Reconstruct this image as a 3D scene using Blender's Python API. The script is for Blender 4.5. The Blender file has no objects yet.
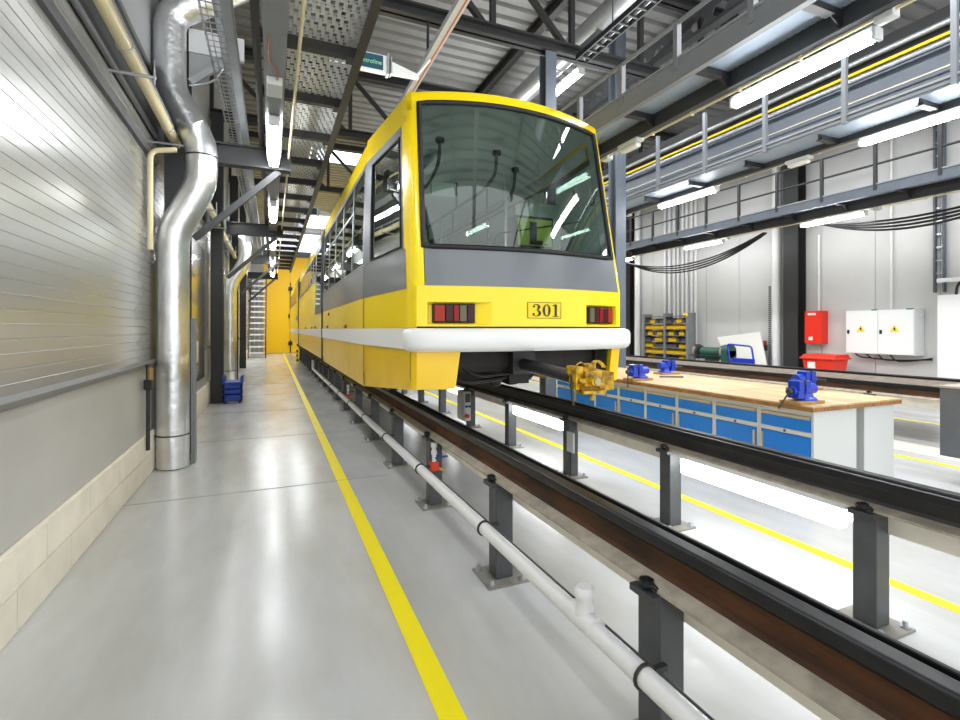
import bpy, bmesh, math, random
from mathutils import Vector, Matrix
random.seed(7)
C = bpy.context.scene.collection
PI = math.pi

# ------------------------------------------------------------------ helpers
def s2l(c):
    return tuple(((v / 12.92) if v <= .04045 else ((v + .055) / 1.055) ** 2.4) for v in c)

def hexc(r, g, b):
    return s2l((r / 255., g / 255., b / 255.)) + (1,)

MATS = {}
def mat(name, rgb, rough=.5, metal=0., var=0., vscale=6., bump=0., bscale=40., spec=.5, rgb2=None, stretch=None, coat=0.):
    if name in MATS: return MATS[name]
    m = bpy.data.materials.new(name); m.use_nodes = True
    nt = m.node_tree; b = nt.nodes['Principled BSDF']
    c = hexc(*rgb)
    b.inputs['Base Color'].default_value = c
    b.inputs['Roughness'].default_value = rough
    b.inputs['Metallic'].default_value = metal
    b.inputs['Specular IOR Level'].default_value = spec
    if coat: b.inputs['Coat Weight'].default_value = coat; b.inputs['Coat Roughness'].default_value = .05
    g = nt.nodes.new('ShaderNodeNewGeometry')
    vec = g.outputs['Position']
    if stretch:
        mp = nt.nodes.new('ShaderNodeMapping'); mp.inputs['Scale'].default_value = stretch
        nt.links.new(vec, mp.inputs['Vector']); vec = mp.outputs['Vector']
    if var or rgb2:
        n = nt.nodes.new('ShaderNodeTexNoise'); n.inputs['Scale'].default_value = vscale; n.inputs['Detail'].default_value = 6
        nt.links.new(vec, n.inputs['Vector'])
        r = nt.nodes.new('ShaderNodeValToRGB')
        if rgb2:
            c0, c1 = c, hexc(*rgb2)
        else:
            c0 = tuple(max(0, v * (1 - var)) for v in c[:3]) + (1,); c1 = tuple(min(1, v * (1 + var)) for v in c[:3]) + (1,)
        r.color_ramp.elements[0].position = .35; r.color_ramp.elements[0].color = c0
        r.color_ramp.elements[1].position = .65; r.color_ramp.elements[1].color = c1
        nt.links.new(n.outputs['Fac'], r.inputs['Fac']); nt.links.new(r.outputs['Color'], b.inputs['Base Color'])
    if bump:
        n2 = nt.nodes.new('ShaderNodeTexNoise'); n2.inputs['Scale'].default_value = bscale; n2.inputs['Detail'].default_value = 4
        nt.links.new(vec, n2.inputs['Vector'])
        bp = nt.nodes.new('ShaderNodeBump'); bp.inputs['Strength'].default_value = bump; bp.inputs['Distance'].default_value = .02
        nt.links.new(n2.outputs['Fac'], bp.inputs['Height']); nt.links.new(bp.outputs['Normal'], b.inputs['Normal'])
    MATS[name] = m
    return m

def emat(name, rgb, strength):
    if name in MATS: return MATS[name]
    m = bpy.data.materials.new(name); m.use_nodes = True
    nt = m.node_tree; nt.nodes.remove(nt.nodes['Principled BSDF'])
    e = nt.nodes.new('ShaderNodeEmission'); e.inputs[0].default_value = hexc(*rgb); e.inputs[1].default_value = strength
    nt.links.new(e.outputs[0], nt.nodes['Material Output'].inputs[0])
    MATS[name] = m; return m

def glass(name, tint, refl, base=.04, rough=.015):
    m = bpy.data.materials.new(name); m.use_nodes = True
    nt = m.node_tree; nt.nodes.remove(nt.nodes['Principled BSDF'])
    t = nt.nodes.new('ShaderNodeBsdfTransparent'); t.inputs[0].default_value = hexc(*tint)
    g = nt.nodes.new('ShaderNodeBsdfGlossy'); g.inputs['Roughness'].default_value = rough; g.inputs[0].default_value = (.9, .95, .93, 1)
    lw = nt.nodes.new('ShaderNodeLayerWeight'); lw.inputs[0].default_value = .35
    ma = nt.nodes.new('ShaderNodeMath'); ma.operation = 'MULTIPLY_ADD'; ma.inputs[1].default_value = refl; ma.inputs[2].default_value = base
    nt.links.new(lw.outputs['Fresnel'], ma.inputs[0])
    mx = nt.nodes.new('ShaderNodeMixShader')
    nt.links.new(ma.outputs[0], mx.inputs[0]); nt.links.new(t.outputs[0], mx.inputs[1]); nt.links.new(g.outputs[0], mx.inputs[2])
    nt.links.new(mx.outputs[0], nt.nodes['Material Output'].inputs[0])
    MATS[name] = m; return m

def grating(name, rgb, px, py, fx, fy):
    """pressed steel open grating: bars of solid metal, see-through slots between them"""
    m = bpy.data.materials.new(name); m.use_nodes = True
    nt = m.node_tree; b = nt.nodes['Principled BSDF']
    b.inputs['Base Color'].default_value = hexc(*rgb); b.inputs['Metallic'].default_value = .2; b.inputs['Roughness'].default_value = .5
    g = nt.nodes.new('ShaderNodeNewGeometry'); s = nt.nodes.new('ShaderNodeSeparateXYZ'); nt.links.new(g.outputs['Position'], s.inputs[0])
    def math_(op, a, bb=None):
        n = nt.nodes.new('ShaderNodeMath'); n.operation = op
        for i, v in enumerate((a, bb)):
            if v is None: continue
            if isinstance(v, (int, float)): n.inputs[i].default_value = v
            else: nt.links.new(v, n.inputs[i])
        return n.outputs[0]
    row = math_('MULTIPLY', s.outputs['Y'], 1 / py)
    off = math_('MULTIPLY', math_('MODULO', math_('FLOOR', row), 2), .5)
    u = math_('FRACT', math_('ADD', math_('MULTIPLY', s.outputs['X'], 1 / px), off))
    v = math_('FRACT', row)
    solid = math_('MAXIMUM', math_('LESS_THAN', u, fx), math_('LESS_THAN', v, fy))
    t = nt.nodes.new('ShaderNodeBsdfTransparent'); mx = nt.nodes.new('ShaderNodeMixShader')
    nt.links.new(solid, mx.inputs[0]); nt.links.new(t.outputs[0], mx.inputs[1]); nt.links.new(b.outputs[0], mx.inputs[2])
    nt.links.new(mx.outputs[0], nt.nodes['Material Output'].inputs[0])
    MATS[name] = m; return m

class MB:
    def __init__(s): s.v = []; s.f = []; s.sm = []
    def add(s, vs, fs, smooth=False):
        o = len(s.v); s.v += [tuple(p) for p in vs]
        for f in fs: s.f.append([i + o for i in f]); s.sm.append(smooth)
        return s
    def box(s, x0, x1, y0, y1, z0, z1):
        return s.add([(x0,y0,z0),(x1,y0,z0),(x1,y1,z0),(x0,y1,z0),(x0,y0,z1),(x1,y0,z1),(x1,y1,z1),(x0,y1,z1)],
                     [(0,3,2,1),(4,5,6,7),(0,1,5,4),(1,2,6,5),(2,3,7,6),(3,0,4,7)])
    def bar(s, p0, p1, w, h, up=(0,0,1)):
        p0, p1 = Vector(p0), Vector(p1); d = (p1 - p0).normalized(); up = Vector(up)
        if abs(d.dot(up)) > .98: up = Vector((0,1,0))
        a = d.cross(up).normalized() * (w / 2); b = a.cross(d).normalized() * (h / 2)
        vs = [p + i * a + j * b for p in (p0, p1) for i, j in ((-1,-1),(1,-1),(1,1),(-1,1))]
        return s.add(vs, [(0,1,2,3),(7,6,5,4),(0,4,5,1),(1,5,6,2),(2,6,7,3),(3,7,4,0)])
    def cyl(s, p0, p1, r, n=14, r2=None):
        p0, p1 = Vector(p0), Vector(p1); d = (p1 - p0).normalized()
        up = Vector((0,0,1)) if abs(d.z) < .95 else Vector((1,0,0))
        a = d.cross(up).normalized(); b = a.cross(d); r2 = r if r2 is None else r2
        vs = []
        for p, rr in ((p0, r), (p1, r2)):
            for k in range(n):
                t = 2 * PI * k / n; vs.append(p + (a * math.cos(t) + b * math.sin(t)) * rr)
        s.add(vs, [(k, (k + 1) % n, n + (k + 1) % n, n + k) for k in range(n)], True)
        s.add(vs[:n], [tuple(range(n))]); s.add(vs[n:], [tuple(range(n - 1, -1, -1))])
        return s
    def tube(s, pts, r, n=8, closed=False, caps=True):
        pts = [Vector(p) for p in pts]; N = len(pts)
        rr = r if isinstance(r, (list, tuple)) else [r] * N
        tg = []
        for i in range(N):
            a = pts[i - 1] if (i or closed) else pts[i]; b = pts[(i + 1) % N] if (i < N - 1 or closed) else pts[i]
            tg.append((b - a).normalized())
        up = Vector((0,0,1)) if abs(tg[0].z) < .9 else Vector((1,0,0))
        nrm = tg[0].cross(up).normalized(); vs = []
        for i in range(N):
            nrm = (nrm - tg[i] * nrm.dot(tg[i])).normalized(); b = tg[i].cross(nrm)
            for k in range(n):
                t = 2 * PI * k / n; vs.append(pts[i] + (nrm * math.cos(t) + b * math.sin(t)) * rr[i])
        fs = []
        for i in range(N if closed else N - 1):
            j = (i + 1) % N
            for k in range(n): fs.append((i*n+k, i*n+(k+1)%n, j*n+(k+1)%n, j*n+k))
        s.add(vs, fs, True)
        if caps and not closed:
            s.add(vs[:n], [tuple(range(n))]); s.add(vs[-n:], [tuple(range(n-1,-1,-1))])
        return s
    def lathe(s, c, prof, n=20, axis='Z'):
        c = Vector(c); vs = []
        for r, z in prof:
            for k in range(n):
                t = 2 * PI * k / n; a, b = r * math.cos(t), r * math.sin(t)
                vs.append(c + (Vector((a,b,z)) if axis == 'Z' else Vector((z,a,b)) if axis == 'X' else Vector((a,z,b))))
        fs = []
        for i in range(len(prof) - 1):
            for k in range(n): fs.append((i*n+k, i*n+(k+1)%n, (i+1)*n+(k+1)%n, (i+1)*n+k))
        s.add(vs, fs, True)
        s.add(vs[:n], [tuple(range(n-1,-1,-1))]); s.add(vs[-n:], [tuple(range(n))])
        return s
    def prism(s, poly, vec):
        vec = Vector(vec); a = [Vector(p) for p in poly]; b = [p + vec for p in a]; n = len(a)
        s.add(a, [tuple(range(n-1,-1,-1))]); s.add(b, [tuple(range(n))])
        return s.add(a + b, [(k, (k+1)%n, n+(k+1)%n, n+k) for k in range(n)])
    def sweepY(s, prof, y0, y1): return s.prism([(x, y0, z) for x, z in prof], (0, y1 - y0, 0))
    def grid(s, rows, smooth=True):
        n = len(rows[0]); vs = [p for r in rows for p in r]
        return s.add(vs, [(i*n+k, i*n+k+1, (i+1)*n+k+1, (i+1)*n+k) for i in range(len(rows)-1) for k in range(n-1)], smooth)
    def build(s, name, m, parent=None, bevel=0., seg=2, fix=True, merge=False):
        me = bpy.data.meshes.new(name); me.from_pydata(s.v, [], s.f)
        me.polygons.foreach_set('use_smooth', s.sm)
        if fix or merge:
            bm = bmesh.new(); bm.from_mesh(me)
            if merge: bmesh.ops.remove_doubles(bm, verts=bm.verts, dist=1e-4)
            if fix: bmesh.ops.recalc_face_normals(bm, faces=bm.faces)
            bm.to_mesh(me); bm.free()
        me.materials.append(m)
        o = bpy.data.objects.new(name, me); C.objects.link(o)
        if parent is not None: attach(o, parent)
        if bevel:
            md = o.modifiers.new('bevel', 'BEVEL'); md.width = bevel; md.segments = seg; md.limit_method = 'ANGLE'; md.angle_limit = math.radians(40)
        return o

def world_loc(o):
    p = Vector(o.location)
    while o.parent is not None: o = o.parent
    return Vector(o.location)

def attach(o, parent):
    o.parent = parent
    top = parent
    while top.parent is not None: top = top.parent
    # children are modelled in world coordinates: undo the thing's own placement
    if parent.parent is None: o.matrix_parent_inverse = Matrix.Translation(-Vector(parent.location))

def thing(name, label, cat, loc=(0,0,0), group=None):
    o = bpy.data.objects.new(name, None); C.objects.link(o); o.location = loc; o.empty_display_size = .1
    return tag(o, label, cat, group)

def tag(o, label, cat, group=None):
    o['label'] = label; o['category'] = cat
    if group: o['group'] = group
    return o

def struct(o, label=None):
    o['kind'] = 'structure'
    if label: o['label'] = label
    return o

def dup(root, delta, label):
    r = root.copy(); C.objects.link(r); r.location = Vector(root.location) + Vector(delta); r['label'] = label
    for ch in list(root.children):
        inv = ch.matrix_parent_inverse.copy(); c = ch.copy(); C.objects.link(c); c.parent = r; c.matrix_parent_inverse = inv
        for g in ch.children:
            d = g.copy(); C.objects.link(d); d.parent = c
    return r

def text_mesh(txt, size, m, origin, parent, name, ext=.002, rot=(PI/2, 0, 0), align='LEFT'):
    cu = bpy.data.curves.new(name, 'FONT'); cu.body = txt; cu.size = size; cu.extrude = ext; cu.align_x = align
    to = bpy.data.objects.new(name + '_tmp', cu); C.objects.link(to)
    dg = bpy.context.evaluated_depsgraph_get(); me = bpy.data.meshes.new_from_object(to.evaluated_get(dg))
    bpy.data.objects.remove(to)
    me.transform(Matrix.Translation(origin) @ Matrix.Rotation(rot[2], 4, 'Z') @ Matrix.Rotation(rot[0], 4, 'X'))
    me.materials.clear(); me.materials.append(m)
    o = bpy.data.objects.new(name, me); C.objects.link(o); attach(o, parent); return o

def fillet(pts, r, n=6):
    pts = [Vector(p) for p in pts]; out = [pts[0]]
    for i in range(1, len(pts) - 1):
        a, b, c = pts[i-1], pts[i], pts[i+1]
        d0 = (a - b); d1 = (c - b); t = min(r, d0.length * .45, d1.length * .45)
        p0 = b + d0.normalized() * t; p1 = b + d1.normalized() * t
        for k in range(n + 1):
            u = k / n; out.append((1-u)**2 * p0 + 2*u*(1-u) * b + u*u * p1)
    out.append(pts[-1]); return out

ORD = ['first', 'second', 'third', 'fourth', 'fifth', 'sixth', 'seventh', 'eighth', 'ninth', 'tenth', 'eleventh', 'twelfth', 'thirteenth',
       'fourteenth', 'fifteenth', 'sixteenth', 'seventeenth', 'eighteenth', 'nineteenth', 'twentieth']

# ------------------------------------------------------------------ materials
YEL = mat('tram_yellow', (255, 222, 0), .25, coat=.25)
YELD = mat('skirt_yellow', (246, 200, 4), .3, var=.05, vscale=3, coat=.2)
TGREY = mat('tram_grey', (112, 116, 121), .3, coat=.3)
WHITE = mat('tram_white', (238, 238, 236), .35)
BLACK = mat('rubber_black', (18, 18, 19), .5)
DARK = mat('undercarriage_dark', (38, 35, 32), .7, var=.3, vscale=8)
FRAME = mat('window_frame_grey', (120, 124, 128), .4, metal=.4)
LINING = mat('interior_lining', (196, 206, 200), .6)
LINDK = mat('interior_dark', (58, 62, 62), .6)
STEEL = mat('dark_painted_steel', (62, 64, 66), .45, var=.06)
STEELB = mat('blue_grey_steel', (92, 100, 110), .45, var=.06)
STEELL = mat('mid_grey_steel', (128, 131, 134), .45, var=.05)
STEELK = mat('black_steel', (44, 44, 45), .5)
BROWNK = mat('olive_black_steel', (56, 54, 50), .5)
POST = mat('post_grey', (72, 74, 76), .42, var=.12, vscale=9)
GALV = mat('galvanised', (188, 192, 196), .35, metal=.7, var=.06, vscale=20)
DUCT = mat('duct_foil', (228, 229, 230), .3, metal=.9, var=.08, vscale=5, bump=.35, bscale=14)
CREAM = mat('cream_pipe', (226, 214, 172), .4)
PVC = mat('white_pipe', (238, 238, 238), .3)
RUST = mat('rail_rust', (44, 27, 14), .8, rgb2=(86, 50, 20), vscale=9, stretch=(1, .35, 2), bump=.2)
RAILD = mat('rail_dark', (40, 40, 42), .32, metal=.5, var=.2, vscale=8)
RAILB = mat('rail_black', (46, 44, 43), .5, var=.25, vscale=5)
DUST = mat('dusty_flange', (168, 159, 144), .8, var=.18, vscale=14)
BEIGE = mat('beige_sleeper', (236, 229, 214), .75, var=.07, vscale=6)
FLINE = mat('yellow_paint', (255, 236, 0), .4)
EMIT = emat('lamp_glow', (250, 253, 255), 38)
EMITW = emat('lamp_glow_under', (250, 253, 255), 14)
SKYL = emat('daylight_pane', (235, 245, 255), 4)
LAMPH = mat('lamp_housing', (210, 212, 212), .5)
BLUE = mat('cabinet_blue', (0, 118, 212), .35)
BENCH = mat('bench_grey', (203, 205, 203), .45)
BENCHF = mat('bench_frame', (198, 198, 186), .45)
ALU = mat('handle_strip', (190, 182, 160), .4, metal=.4)
VISE = mat('vise_blue', (16, 56, 178), .3, coat=.3)
IRON = mat('bare_iron', (90, 90, 92), .35, metal=.8)
WOODB = mat('vise_wood', (168, 128, 74), .6, var=.15, vscale=10)
RED = mat('box_red', (232, 44, 24), .4)
REDB = mat('bin_red', (226, 52, 30), .42, var=.06)
CABW = mat('cabinet_white', (234, 235, 236), .4)
SIGNY = mat('sign_yellow', (250, 215, 0), .5)
LBLUE = mat('crate_blue', (22, 62, 160), .45)
GREEN = mat('grinder_green', (38, 84, 72), .4)
LAMPR = mat('lens_red', (138, 4, 4), .2, spec=.3)
LAMPDR = mat('lens_dark_red', (64, 5, 7), .2, spec=.3)
LAMPO = mat('lens_orange', (160, 38, 0), .2, spec=.3)
LAMPC = mat('lens_clear', (104, 98, 76), .2, spec=.3)
CABLE = mat('black_cable', (26, 26, 28), .5)
GLASSF = glass('windscreen_glass', (172, 188, 180), .6, .06)
GLASSS = glass('side_glass', (150, 166, 158), .8, .10)
GRATL = grating('grating_silver', (222, 222, 220), .06, .1, .42, .2)
GRATR = grating('grating_blue', (176, 190, 206), .036, .03, .62, .45)
BINY = mat('bin_yellow', (240, 196, 8), .45)
BING = mat('bin_grey', (96, 96, 98), .5)

def wood_mat():
    m = bpy.data.materials.new('beech_top'); m.use_nodes = True; nt = m.node_tree; b = nt.nodes['Principled BSDF']
    b.inputs['Roughness'].default_value = .45
    g = nt.nodes.new('ShaderNodeNewGeometry'); mp = nt.nodes.new('ShaderNodeMapping'); mp.inputs['Scale'].default_value = (1, 1, 1)
    nt.links.new(g.outputs['Position'], mp.inputs[0])
    br = nt.nodes.new('ShaderNodeTexBrick'); br.inputs['Scale'].default_value = 1; br.inputs['Brick Width'].default_value = .7; br.inputs['Row Height'].default_value = .05
    br.inputs['Mortar Size'].default_value = .0008; br.inputs['Color1'].default_value = hexc(226, 200, 158); br.inputs['Color2'].default_value = hexc(200, 168, 120); br.inputs['Mortar'].default_value = hexc(170, 134, 88)
    mp.inputs['Rotation'].default_value = (0, 0, PI / 2)
    nt.links.new(mp.outputs[0], br.inputs['Vector'])
    n = nt.nodes.new('ShaderNodeTexNoise'); n.inputs['Scale'].default_value = 3; n.inputs['Detail'].default_value = 8
    nt.links.new(g.outputs['Position'], n.inputs['Vector'])
    mx = nt.nodes.new('ShaderNodeMixRGB'); mx.blend_type = 'MULTIPLY'; mx.inputs[0].default_value = .35
    nt.links.new(br.outputs['Color'], mx.inputs[1]); nt.links.new(n.outputs['Color'], mx.inputs[2]); nt.links.new(mx.outputs[0], b.inputs['Base Color'])
    return m
WOOD = wood_mat()
WOODE = mat('beech_edge', (150, 104, 56), .5, var=.3, vscale=14, stretch=(3, .6, 1))

def floor_mat():
    m = bpy.data.materials.new('epoxy_floor'); m.use_nodes = True; nt = m.node_tree; b = nt.nodes['Principled BSDF']
    g = nt.nodes.new('ShaderNodeNewGeometry')
    n = nt.nodes.new('ShaderNodeTexNoise'); n.inputs['Scale'].default_value = 1.1; n.inputs['Detail'].default_value = 7; n.inputs['Roughness'].default_value = .6
    mp = nt.nodes.new('ShaderNodeMapping'); mp.inputs['Scale'].default_value = (1.6, .5, 1)
    nt.links.new(g.outputs['Position'], mp.inputs[0]); nt.links.new(mp.outputs[0], n.inputs['Vector'])
    r = nt.nodes.new('ShaderNodeValToRGB'); r.color_ramp.elements[0].position = .3; r.color_ramp.elements[0].color = hexc(176, 174, 166)
    r.color_ramp.elements[1].position = .62; r.color_ramp.elements[1].color = hexc(196, 197, 197)
    nt.links.new(n.outputs['Fac'], r.inputs[0]); nt.links.new(r.outputs[0], b.inputs['Base Color'])
    r2 = nt.nodes.new('ShaderNodeMapRange'); r2.inputs['To Min'].default_value = .12; r2.inputs['To Max'].default_value = .3
    nt.links.new(n.outputs['Fac'], r2.inputs[0]); nt.links.new(r2.outputs[0], b.inputs['Roughness'])
    b.inputs['Specular IOR Level'].default_value = .55
    n2 = nt.nodes.new('ShaderNodeTexNoise'); n2.inputs['Scale'].default_value = 2.2
    nt.links.new(g.outputs['Position'], n2.inputs['Vector'])
    bp = nt.nodes.new('ShaderNodeBump'); bp.inputs['Strength'].default_value = .12; bp.inputs['Distance'].default_value = .02
    nt.links.new(n2.outputs['Fac'], bp.inputs['Height']); nt.links.new(bp.outputs[0], b.inputs['Normal'])
    return m
FLOOR = floor_mat()
PANEL = mat('wall_panel_silver', (186, 186, 183), .24, metal=.55, var=.05, vscale=2, stretch=(1, .15, 3))
LOWW = mat('wall_lower_grey', (186, 184, 178), .4, var=.05, vscale=1.5)
UPW = mat('wall_upper_grey', (176, 177, 178), .55)
SOFF = mat('soffit_dark', (58, 57, 55), .7)
PLINTH = mat('plinth_concrete', (228, 221, 204), .75, var=.05, vscale=5)
RWALL = mat('wall_white_panel', (206, 206, 205), .5, var=.03, vscale=1.2)
CEIL = mat('roof_deck_grey', (128, 128, 127), .55, var=.06, vscale=2)
BACKY = mat('door_yellow', (255, 202, 0), .5)

# ------------------------------------------------------------------ camera
cam = bpy.data.cameras.new('camera'); co = bpy.data.objects.new('camera', cam); C.objects.link(co)
cam.sensor_width = 36; cam.lens = 490 / 960 * 36; cam.shift_y = -31 / 960; cam.clip_end = 200; cam.clip_start = .05
co.location = (0, 0, 1.5); co.rotation_euler = (PI / 2, 0, -math.atan(208 / 490)); bpy.context.scene.camera = co

# ------------------------------------------------------------------ the room
XL, XR, YB, ZC = -1.18, 11.8, 33., 7.6
fl = struct(MB().box(XL - .3, XR + .3, -2.5, YB + .3, -.2, 0).build('floor', FLOOR), 'glossy light grey epoxy workshop floor')
def paint(x0, x1, y0, y1, m=FLINE, name='painted_line'):
    return MB().box(x0, x1, y0, y1, -.002, .003).build(name, m, fl)
for a in ((.59, .69, -2, 32.5), (3.33, 3.42, -2, 32.5), (6.78, 6.87, -2, 32.5), (9.62, 9.71, -2, 32.5)):
    paint(*a)['label'] = 'yellow line painted on the floor'
JOINT = mat('floor_joint', (150, 148, 142), .6)
for y in (5.0, 7.4, 9.8, 12.2, 14.6, 17): paint(XL, 1.1, y, y + .012, JOINT, 'floor_joint')
paint(7.15, 7.75, -2, 32, mat('floor_concrete_strip', (205, 200, 188), .7), 'concrete_strip')

# wall on the walkway side: ribbed metal panels over a smooth band
prof = [(XL - .12, 1.16), (XL, 1.16)]
z = 1.16
while z < 3.5:
    prof += [(XL, z + .004), (XL, z + .06), (XL - .005, z + .063), (XL - .005, z + .07), (XL, z + .073)] if int((z - 1.16) / .074 + .5) % 2 else [(XL, z + .004), (XL, z + .066), (XL + .003, z + .069), (XL, z + .072)]
    z += .074
prof += [(XL, z + .02), (XL - .12, z + .02)]
w = struct(MB().sweepY(prof, -2.5, YB).build('wall_left', PANEL), 'silver ribbed metal panel wall beside the walkway')
MB().box(XL - .12, XL - .004, -2.5, YB, 0, 1.16).build('lower_panel', LOWW, w)
MB().box(XL - .12, XL - .03, -2.5, YB, z + .02, 4.3).build('dark_panel', SOFF, w)
MB().box(XL - .12, XL - .004, -2.5, YB, 4.3, ZC).build('upper_panel', UPW, w)
struct(MB().sweepY([(XL, 1.115), (XL + .03, 1.115), (XL + .034, 1.15), (XL, 1.175)], -2.5, YB).build('trim_1', mat('trim_ledge', (120, 120, 118), .4, metal=.2)), 'grey ledge under the ribbed wall panels')
struct(MB().sweepY([(XL, 3.28), (XL + .035, 3.28), (XL + .035, 3.36), (XL, 3.37)], -2.5, 6.3).build('trim_2', mat('trim_dark', (84, 86, 90), .5)), 'dark trim strip high on the ribbed wall')
struct(MB().sweepY([(XL, 3.58), (XL + .03, 3.58), (XL + .03, 3.62), (XL, 3.63)], -2.5, 6.3).build('trim_3', GALV), 'pale trim strip along the top of the ribbed wall')
bb = MB()
for row in range(2):
    y = -2.5 + row * .35
    while y < YB - .7:
        bb.box(XL, XL + .03, y + .003, y + .697, .02 + row * .205, .02 + row * .205 + .2); y += .7
bb.box(XL, XL + .02, -2.5, YB, 0, .43)
struct(bb.build('baseboard_left', PLINTH), 'beige concrete block plinth of the walkway wall')

rw = MB()
y = -2.5
while y < YB:
    rw.box(XR, XR + .15, y + .006, y + 1.094, 0, ZC); y += 1.1
rw.box(XR + .02, XR + .15, -2.5, YB, 0, ZC)
struct(rw.build('wall_right', RWALL), 'pale grey panel wall behind the second track')
bw = struct(MB().box(XL - .1, XR + .1, YB, YB + .2, 0, ZC).build('wall_back', UPW), 'far end wall of the hall')
# yellow folding door in the end wall
d = MB()
for k in range(5): d.box(-.45 + k * 1.5, 1.04 + k * 1.5, YB - .06, YB, .02, 6.0)
d = struct(d.build('door_1', BACKY), 'large yellow folding door in the end wall')
h = MB(); h.bar((1.06, YB - .09, .05), (1.06, YB - .09, 4.4), .06, .05)
for zz in (.5, 2.2, 3.9): h.box(.94, 1.18, YB - .14, YB - .06, zz, zz + .22)
h.build('hinge_bar', BLACK, d)
struct(MB().box(-.5, 7.2, YB - .03, YB, 6.02, 6.35).build('trim_4', STEELB), 'blue grey lintel above the yellow door')
wn = struct(MB().box(-.4, 7, YB - .02, YB, 6.4, 7.5).build('window_1', SKYL), 'bright clerestory window over the yellow door')

# corrugated roof deck, ribs across the hall
pr = []; y = -2.5
while y < YB:
    pr += [(y, ZC), (y + .18, ZC), (y + .2, ZC + .07), (y + .3, ZC + .07), (y + .32, ZC)]; y += .34
cm = MB(); rows = [[(XL - .1, p[0], p[1]) for p in pr], [(XR + .1, p[0], p[1]) for p in pr]]
cm.grid(rows, False)
struct(cm.build('ceiling', CEIL), 'grey corrugated steel roof deck')
for k, (y0, y1) in enumerate(((17.3, 18.5), (27.5, 31))):
    sk = MB().box(1.2, 3.0, y0, y1, ZC - .04, ZC - .01)
    struct(sk.build('window_%d' % (k + 2), SKYL), 'bright rooflight in the roof deck')

# roof trusses across the hall
def truss(Y):
    m = MB(); ch = .1
    for zz in (5.95, 7.35):
        m.box(XL, XR, Y - ch, Y + ch, zz - .09, zz - .06).box(XL, XR, Y - ch, Y + ch, zz + .06, zz + .09).box(XL, XR, Y - .02, Y + .02, zz - .09, zz + .09)
    xs = [4.45 + 1.4 * k for k in range(-4, 6)]
    for x in xs: m.bar((x, Y, 6.0), (x, Y, 7.3), .08, .08)
    for k in range(len(xs) - 1):
        if xs[k + 1] <= 4.46: m.bar((xs[k], Y, 7.3), (xs[k+1] - .12, Y, 6.02), .08, .08)
        else: m.bar((xs[k] + .12, Y, 6.02), (xs[k+1], Y, 7.3), .08, .08)
    return m
for k, Y in enumerate((6.7, 11.5, 16.3)):
    o = struct(truss(Y).build('truss', STEELK), 'dark steel roof truss, %s from the camera' % ORD[k]); o['category'] = 'roof truss'; o['group'] = 'roof trusses'
def ibeamY(x, z, y0, y1, w=.14, h=.24, t=.02):
    m = MB(); m.box(x - w/2, x + w/2, y0, y1, z - h/2, z - h/2 + t).box(x - w/2, x + w/2, y0, y1, z + h/2 - t, z + h/2).box(x - t/2, x + t/2, y0, y1, z - h/2 + t, z + h/2 - t)
    return m
for x, lab in ((1.3, 'over the tram roof edge'), (4.84, 'above the bench side of the tram')):
    o = struct(ibeamY(x, 7.46, -2.5, YB).build('purlin', STEELK), 'dark roof purlin running along the hall ' + lab); o['category'] = 'purlin'
# castellated beam: flanges with hexagonal openings in the web
cb = MB(); X7 = 7.05
cb.box(X7 - .08, X7 + .08, -1, 28, 6.75, 6.78).box(X7 - .08, X7 + .08, -1, 28, 7.2, 7.23)
cb.box(X7 - .01, X7 + .01, -1, 28, 6.78, 6.88).box(X7 - .01, X7 + .01, -1, 28, 7.08, 7.2)
y = -1
while y < 28:
    cb.prism([(X7 - .01, y, 6.88), (X7 - .01, y + .3, 6.88), (X7 - .01, y + .23, 6.98), (X7 - .01, y + .3, 7.08), (X7 - .01, y, 7.08), (X7 - .01, y + .07, 6.98)], (.02, 0, 0)); y += .48
o = struct(cb.build('beam', STEEL), 'castellated roof beam with hexagonal web openings'); o['category'] = 'roof beam'

# steel columns
def column(x, y, z1, m, label, w=.2, d=.24, axis='X'):
    c = MB(); t = .022
    if axis == 'X':
        c.box(x - d/2, x - d/2 + t, y - w/2, y + w/2, .02, z1).box(x + d/2 - t, x + d/2, y - w/2, y + w/2, .02, z1).box(x - d/2 + t, x + d/2 - t, y - t/2, y + t/2, .02, z1)
    else:
        c.box(x - w/2, x + w/2, y - d/2, y - d/2 + t, .02, z1).box(x - w/2, x + w/2, y + d/2 - t, y + d/2, .02, z1).box(x - t/2, x + t/2, y - d/2 + t, y + d/2 - t, .02, z1)
    c.box(x - w/2 - .03, x + w/2 + .03, y - d/2 - .03, y + d/2 + .03, 0, .02)
    o = struct(c.build('column', m), label); o['category'] = 'column'; return o
column(-1.0, 6.6, 5.85, STEEL, 'steel column on the ribbed wall behind the big silver duct', w=.24, axis='Y')
for k, yy in enumerate((11.3, 16.1, 20.9)):
    column(-1.03, yy, 5.85 if k < 2 else 7.3, STEELK, ['black column on the ribbed wall with the blue crate at its foot', 'black column on the ribbed wall behind the second duct', 'black column on the ribbed wall near the stairs'][k], w=.22, axis='Y')
column(4.02, 6.72, 5.85, STEELB, 'blue grey column rising behind the tram beside the workbench end', axis='Y', w=.19, d=.2)
column(5.86, 7.33, 7.3, STEELB, 'blue grey column between tram front and bin rack', axis='Y', w=.22, d=.22)
column(11.62, 7.93, 7.5, STEELK, 'black column on the white wall beside the red box', axis='X', w=.36, d=.3)
column(11.64, 13.9, 7.5, STEELK, 'black column on the white wall beyond the bin rack', axis='X', w=.4, d=.3)

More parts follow.
